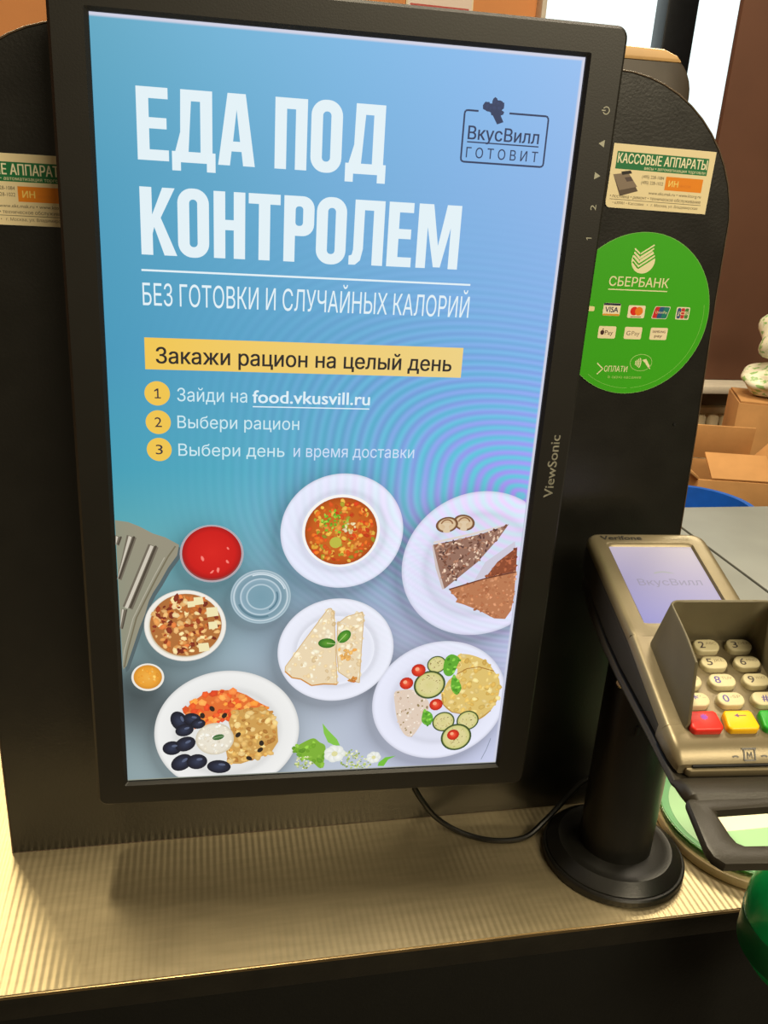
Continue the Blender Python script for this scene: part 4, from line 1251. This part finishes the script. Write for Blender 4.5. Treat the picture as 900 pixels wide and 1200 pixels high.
# keys: caps, each with its printed legend
LEG = {'1': '', '2': 'ABC', '3': 'DEF', '4': 'GHI', '5': 'JKL', '6': 'MNO', '7': 'PRS', '8': 'TUV', '9': 'WXY', '*': "'\"-", '0': '-SP', '#': ''}
tilt = Matrix.Rotation(math.atan(0.085), 4, 'X')
capbm = prism_bm([(x / 1000, y / 1000) for x, y in rrect(-8.1, 8.1, -4.9, 4.9, 4.6, 6)], -0.001, 0.0042, 0.0011, 3)
cap_me = None
def key_at(x, y): return T(x / 1000, -y / 1000, zt(y) / 1000) @ tilt
for r_, row in enumerate((('1', '2', '3'), ('4', '5', '6'), ('7', '8', '9'), ('*', '0', '#'))):
    for c_, k in enumerate(row):
        x, y = 30.5 + (c_ - 1) * 21.2, (104.8, 118.3, 131.9, 145.6)[r_]
        if cap_me is None:
            o = fin(capbm, 'number_key', m_key, vt, key_at(x, y), 40)
            cap_me = o.data
        else:
            o = link('number_key', cap_me, None, vt, key_at(x, y))
        ink = rgb(84, 72, 110) if k in '5690#8' else rgb(80, 70, 66)
        a = Art()
        if k == '#' or k == '*':
            a.text(k, -2.4, 1.4, -2.2, 4.6, rgb(92, 76, 150), 1, .02)
        else:
            a.text(k, -5.0 if k != '1' else -4.4, -1.4 if k != '1' else -2.6, -2.4, 4.9, rgb(92, 76, 150) if k in '80' else rgb(82, 74, 74), 1, .012)
        if LEG[k]: a.text(LEG[k], -0.4, 6.2, 0.2, 2.0, rgb(150, 136, 108), 1)
        a.build('key_legend', INK, o, T(0, 0, 0.00423), plane='XY')
for i, (nm, m, sym) in enumerate((('cancel_key', m_red, 'X'), ('clear_key', m_yellow, '<'), ('enter_key', m_green, 'O'))):
    x, y = 30.5 + (i - 1) * 21.4, 160.6
    w0, w1 = 8.6, 9.6
    pts = [(-w0 + 1.5, 6.6), (w0 - 1.5, 6.6), (w0, 5.4), (w1, -4.6), (w1 - 1.8, -6.8), (-w1 + 1.8, -6.8), (-w1, -4.6), (-w0, 5.4)]
    o = fin(prism_bm([(p / 1000, q / 1000) for p, q in pts], -0.001, 0.0046, 0.0013, 3), nm, m, vt, key_at(x, y), 40)
    a = Art()
    pu = rgb(140, 50, 170)
    if sym == 'X':
        for q in range(4): a.line((-2.2 * math.cos(q * PI / 4), 2 - 2.0 * math.sin(q * PI / 4)), (2.2 * math.cos(q * PI / 4), 2 + 2.0 * math.sin(q * PI / 4)), .9, pu, 1 + q * .05)
    elif sym == '<':
        a.line((-1, 2.6), (4, 2.6), .6, rgb(120, 80, 60), 1); a.poly([(-3.2, 2.6), (-.6, 4.0), (-.6, 1.2)], rgb(110, 70, 120), 1)
    else:
        a.arc(0, 2, 2.2, .6, 0, 360, rgb(30, 90, 40), 1)
    a.build('key_legend', INK, o, T(0, 0, 0.00463), plane='XY')
# card mark on the nose
a = Art()
dk = rgb(40, 34, 26)
a.rect(-4.2, 4.2, 2.6, 3.6, dk, 1)
a.path([(-3.0, 2.6), (-3.4, -3.2), (3.0, -3.2), (3.2, 2.6)], .8, dk, 1)
a.path([(-1.4, -2.4), (-1.2, 1.2), (0, -1.2), (1.2, 1.2), (1.4, -2.2)], .45, dk, 1)
for s_ in (-1, 1): a.arc(s_ * 8.4, -3.4, 2.6, .8, 50, 130, dk, 1, 8)
a.build('card_mark', INK, vt, T(0.0305, -0.1789, -0.00985) @ Matrix.Rotation(math.radians(37), 4, 'X'), plane='XY')

# keypad privacy shield
path = [(-3, 163), (-3.4, 150), (-3.6, 135), (-3.6, 120), (-3.4, 108)]
for k in range(1, 7):
    t = math.radians(180 + 90 * k / 7)
    path.append((3.4 + 6.8 * math.cos(t), 101.5 + 6.5 * math.sin(t) + 0.0))
path += [(9, 95), (20, 95), (30.5, 95)]
path += [(61 - x, y) for x, y in path[:-1][::-1]]
def hgt(y):
    ys = [94, 104, 129, 148, 158, 161.5, 163.5]; hs = [37, 37, 37, 34, 28, 12, -6]
    return float(np.interp(y, ys, hs))
bm = bmesh.new()
n = len(path)
rows = []
for off, kind in ((0.0, 0), (0.0, 1), (0.6, 2), (1.3, 2), (1.9, 1), (1.9, 0)):
    r_ = []
    for i, (x, y) in enumerate(path):
        p, q = path[max(i - 1, 0)], path[min(i + 1, n - 1)]
        dx, dy = q[0] - p[0], q[1] - p[1]
        l_ = math.hypot(dx, dy)
        nx_, ny_ = -dy / l_, dx / l_               # inwards
        xx, yy = x + nx_ * off, y + ny_ * off
        h = hgt(y)
        if kind == 0: r_.append(bm.verts.new(dm(xx, yy, zt(y) - 4.0)))
        else:
            lean = 7.0 if y < 104 else 7.0 * max(0, (120 - y) / 16) * .5
            r_.append(bm.verts.new(dm(xx + (30.5 - xx) * 0.03, yy + lean * (1 if y < 112 else .6), h + (0.7 if kind == 2 else 0))))
    rows.append(r_)
for A_, B_ in zip(rows, rows[1:]):
    for i in range(n - 1): bm.faces.new((A_[i], A_[i + 1], B_[i + 1], B_[i]))
for i in (0, n - 1): bm.faces.new([r_[i] for r_ in rows])
o = fin(bm, 'keypad_shield', m_shield, vt, None, 50)
tag(o, 'U-shaped grey privacy shield around the keys')

# ================================================================== COIN DISH
TX, TY = 0.513, 0.004
cd = thing('coin_dish', 'round mint-green coin dish on a beige plinth at the right edge of the counter', 'dish', T(TX, TY, -0.1))
def sup(r, n_, N=64):
    return [(r * (abs(math.cos(t)) ** (2 / n_)) * (1 if math.cos(t) > 0 else -1), r * (abs(math.sin(t)) ** (2 / n_)) * (1 if math.sin(t) > 0 else -1)) for t in (2 * PI * k / N for k in range(N))]
fin(prism_bm(sup(0.078, 2.2), 0.0, 0.0085, 0.002, 2, 50), 'plinth', m_plinth, cd)
fin(lathe_bm([(0, 0.0086), (0.070, 0.0086), (0.0745, 0.011), (0.0765, 0.0145), (0.0755, 0.0158), (0.0725, 0.0142), (0.069, 0.0128), (0, 0.0128)], 72), 'glass_dish', m_mint, cd)
fin(ring_bm([(0.0768 * math.cos(2 * PI * k / 72), 0.0768 * math.sin(2 * PI * k / 72)) for k in range(72)], [(0.0755 * math.cos(2 * PI * k / 72), 0.0755 * math.sin(2 * PI * k / 72)) for k in range(72)], 0.0125, 0.0152, 0.0004), 'rim', m_mint_edge, cd)
a = Art()
a.poly([(68 * math.cos(t), 68 * math.sin(t)) for t in (2 * PI * k / 64 for k in range(64))], rgb(146, 196, 140), 1)
band = [(-44, -16), (-50, 20), (62, 20), (66, -16)]
a.poly(band, rgb(246, 236, 200), 2)
a.build('insert_print', INK, cd, T(0, 0, 0.0130), plane='XY')

# ================================================================== GREEN CAP ON ITS POST
gp = thing('green_knob', 'round glossy green plastic knob at the bottom right corner in front of the counter', 'knob', T(0.452, -0.150, -1.0))
prof = [(0, 0.914), (0.020, 0.914), (0.036, 0.920), (0.0425, 0.930), (0.0450, 0.944), (0.0450, 0.966), (0.0425, 0.980), (0.036, 0.990), (0.020, 0.996), (0, 0.997)]
fin(lathe_bm(prof, 64), 'knob_cap', m_cap, gp)
fin(ring_bm([(0.0456 * math.cos(2 * PI * k / 64), 0.0456 * math.sin(2 * PI * k / 64)) for k in range(64)], [(0.0440 * math.cos(2 * PI * k / 64), 0.0440 * math.sin(2 * PI * k / 64)) for k in range(64)], 0.9335, 0.957, 0.0006), 'grip_band', m_capdark, gp)
fin(lathe_bm([(0, 0), (0.06, 0), (0.06, 0.006), (0.010, 0.012), (0.010, 0.916), (0, 0.916)], 32), 'post', m_black, gp)

# ================================================================== BACKGROUND STOCK
bn = thing('low_bench', 'dark low bench behind the counter carrying the cardboard boxes', 'bench', T(1.7, 1.62, -1.0))
fin(box_bm(-0.80, 0.75, -0.72, 0.42, 0.50, 0.545, 0.004), 'bench_top', m_bench, bn)
for sx in (-0.75, 0.7):
    for sy in (-0.67, 0.37): fin(box_bm(sx - .025, sx + .025, sy - .025, sy + .025, 0, 0.50, 0.003), 'leg', m_bench, bn)


def carton(label, x, y, z, w_, d_, h_, rz, flaps, th=0.006):
    t = thing('cardboard_box', label, 'box', T(x, y, z) @ Matrix.Rotation(rz, 4, 'Z'), 'cardboard boxes behind the counter')
    fin(box_bm(-w_ / 2, w_ / 2, -d_ / 2, d_ / 2, 0, th), 'bottom', m_card_in, t)
    fin(box_bm(-w_ / 2, w_ / 2, -d_ / 2, -d_ / 2 + th, th, h_, .001), 'side_wall', m_card, t)
    fin(box_bm(-w_ / 2, w_ / 2, d_ / 2 - th, d_ / 2, th, h_, .001), 'side_wall', m_card, t)
    fin(box_bm(-w_ / 2, -w_ / 2 + th, -d_ / 2 + th, d_ / 2 - th, th, h_, .001), 'side_wall', m_card, t)
    fin(box_bm(w_ / 2 - th, w_ / 2, -d_ / 2 + th, d_ / 2 - th, th, h_, .001), 'side_wall', m_card, t)
    for side, ang, cut in flaps:
        if side in 'fb':
            s_ = -1 if side == 'f' else 1
            bm_ = box_bm(-w_ / 2 + .004 + cut, w_ / 2 - .004, -th / 2, th / 2, 0, d_ * .48, .001)
            mw = T(0, s_ * (d_ / 2 - th / 2), h_ + .003) @ Matrix.Rotation(-s_ * math.radians(ang), 4, 'X')
        else:
            s_ = -1 if side == 'l' else 1
            bm_ = box_bm(-th / 2, th / 2, -d_ / 2 + .004, d_ / 2 - .004, 0, w_ * .40, .001)
            mw = T(s_ * (w_ / 2 - th / 2), 0, h_) @ Matrix.Rotation(s_ * math.radians(ang), 4, 'Y')
        fin(bm_, 'flap', m_card, t, mw)
    return t


carton('open cardboard box with raised flaps, nearest the counter', 1.425, 1.470, -0.455, 0.20, 0.20, 0.19, math.radians(-13), (('f', -62, 0.03), ('b', -6, 0), ('l', 55, 0), ('r', 40, 0)))
carton('taller cardboard box behind the open one, under the plastic bags', 1.762, 1.730, -0.455, 0.30, 0.20, 0.318, math.radians(-24), (('f', -88, 0), ('b', -88, 0)))


def bag(label, x, y, z, s, seed):
    rnd = random.Random(seed)
    bm_ = bmesh.new()
    bmesh.ops.create_icosphere(bm_, subdivisions=4, radius=1)
    ph = [(Vector((rnd.uniform(-1, 1), rnd.uniform(-1, 1), rnd.uniform(-1, 1))).normalized() * rnd.uniform(2, 7), rnd.uniform(0, 6), rnd.uniform(.02, .07)) for _ in range(14)]
    for v in bm_.verts:
        d = v.co.normalized()
        f = 1 + sum(a_ * math.sin(k.dot(d) + p) for k, p, a_ in ph)
        v.co = Vector((d.x * s[0] * f, d.y * s[1] * f, max(d.z * s[2] * f, -s[2] * .8)))
    mn = min(v.co.z for v in bm_.verts)
    for v in bm_.verts: v.co.z -= mn
    m = bpy.data.materials.get('white_green_film')
    if not m:
        m = mat('white_green_film', rgb(216, 214, 190), 0.35, noise=0.08)
        nt_ = m.node_tree
        b_ = nt_.nodes['Principled BSDF']
        n_ = nt_.nodes.new('ShaderNodeTexNoise'); n_.inputs['Scale'].default_value = 9
        r__ = nt_.nodes.new('ShaderNodeValToRGB')
        r__.color_ramp.elements[0].position = .54; r__.color_ramp.elements[0].color = rgb(222, 218, 196)
        r__.color_ramp.elements[1].position = .62; r__.color_ramp.elements[1].color = rgb(138, 178, 112)
        nt_.links.new(n_.outputs['Fac'], r__.inputs[0]); nt_.links.new(r__.outputs[0], b_.inputs['Base Color'])
    o = fin(bm_, 'plastic_bag', m, None, T(x, y, z), 0)
    for p in o.data.polygons: p.use_smooth = True
    return tag(o, label, 'bag', 'printed plastic bags on the box')


bag('white and green plastic bag lying on the tall box, lowest of the pile', 1.712, 1.740, -0.124, (0.100, 0.08, 0.05), 2)
bag('white and green plastic bag at the top of the pile on the tall box', 1.765, 1.74, -0.021, (0.105, 0.08, 0.085), 5)

tb = thing('blue_tub', 'round blue plastic tub half hidden behind the far edge of the counter', 'tub', T(1.10, 1.07, -0.455))
fin(lathe_bm([(0, 0), (0.10, 0), (0.118, 0.235), (0.128, 0.238), (0.128, 0.248), (0.115, 0.248), (0.097, 0.006), (0, 0.006)], 48), 'shell', m_blue, tb)

rd = thing('radiator', 'cream ribbed wall radiator below the white sill behind the boxes', 'radiator', T(2.20, 2.20, -0.90))
fin(box_bm(-0.50, 0.50, 0.015, 0.055, 0.0, 0.62, 0.01), 'back_plate', m_radiator, rd)
for k in range(20):
    fin(box_bm(-0.49 + k * 0.05, -0.455 + k * 0.05, -0.03, 0.015, 0.02, 0.60, 0.008), 'fin', m_radiator, rd)
for sx in (-0.45, 0.45): fin(box_bm(sx - .02, sx + .02, 0.0, 0.05, -0.10, 0.0, 0.002), 'foot', m_radiator, rd)
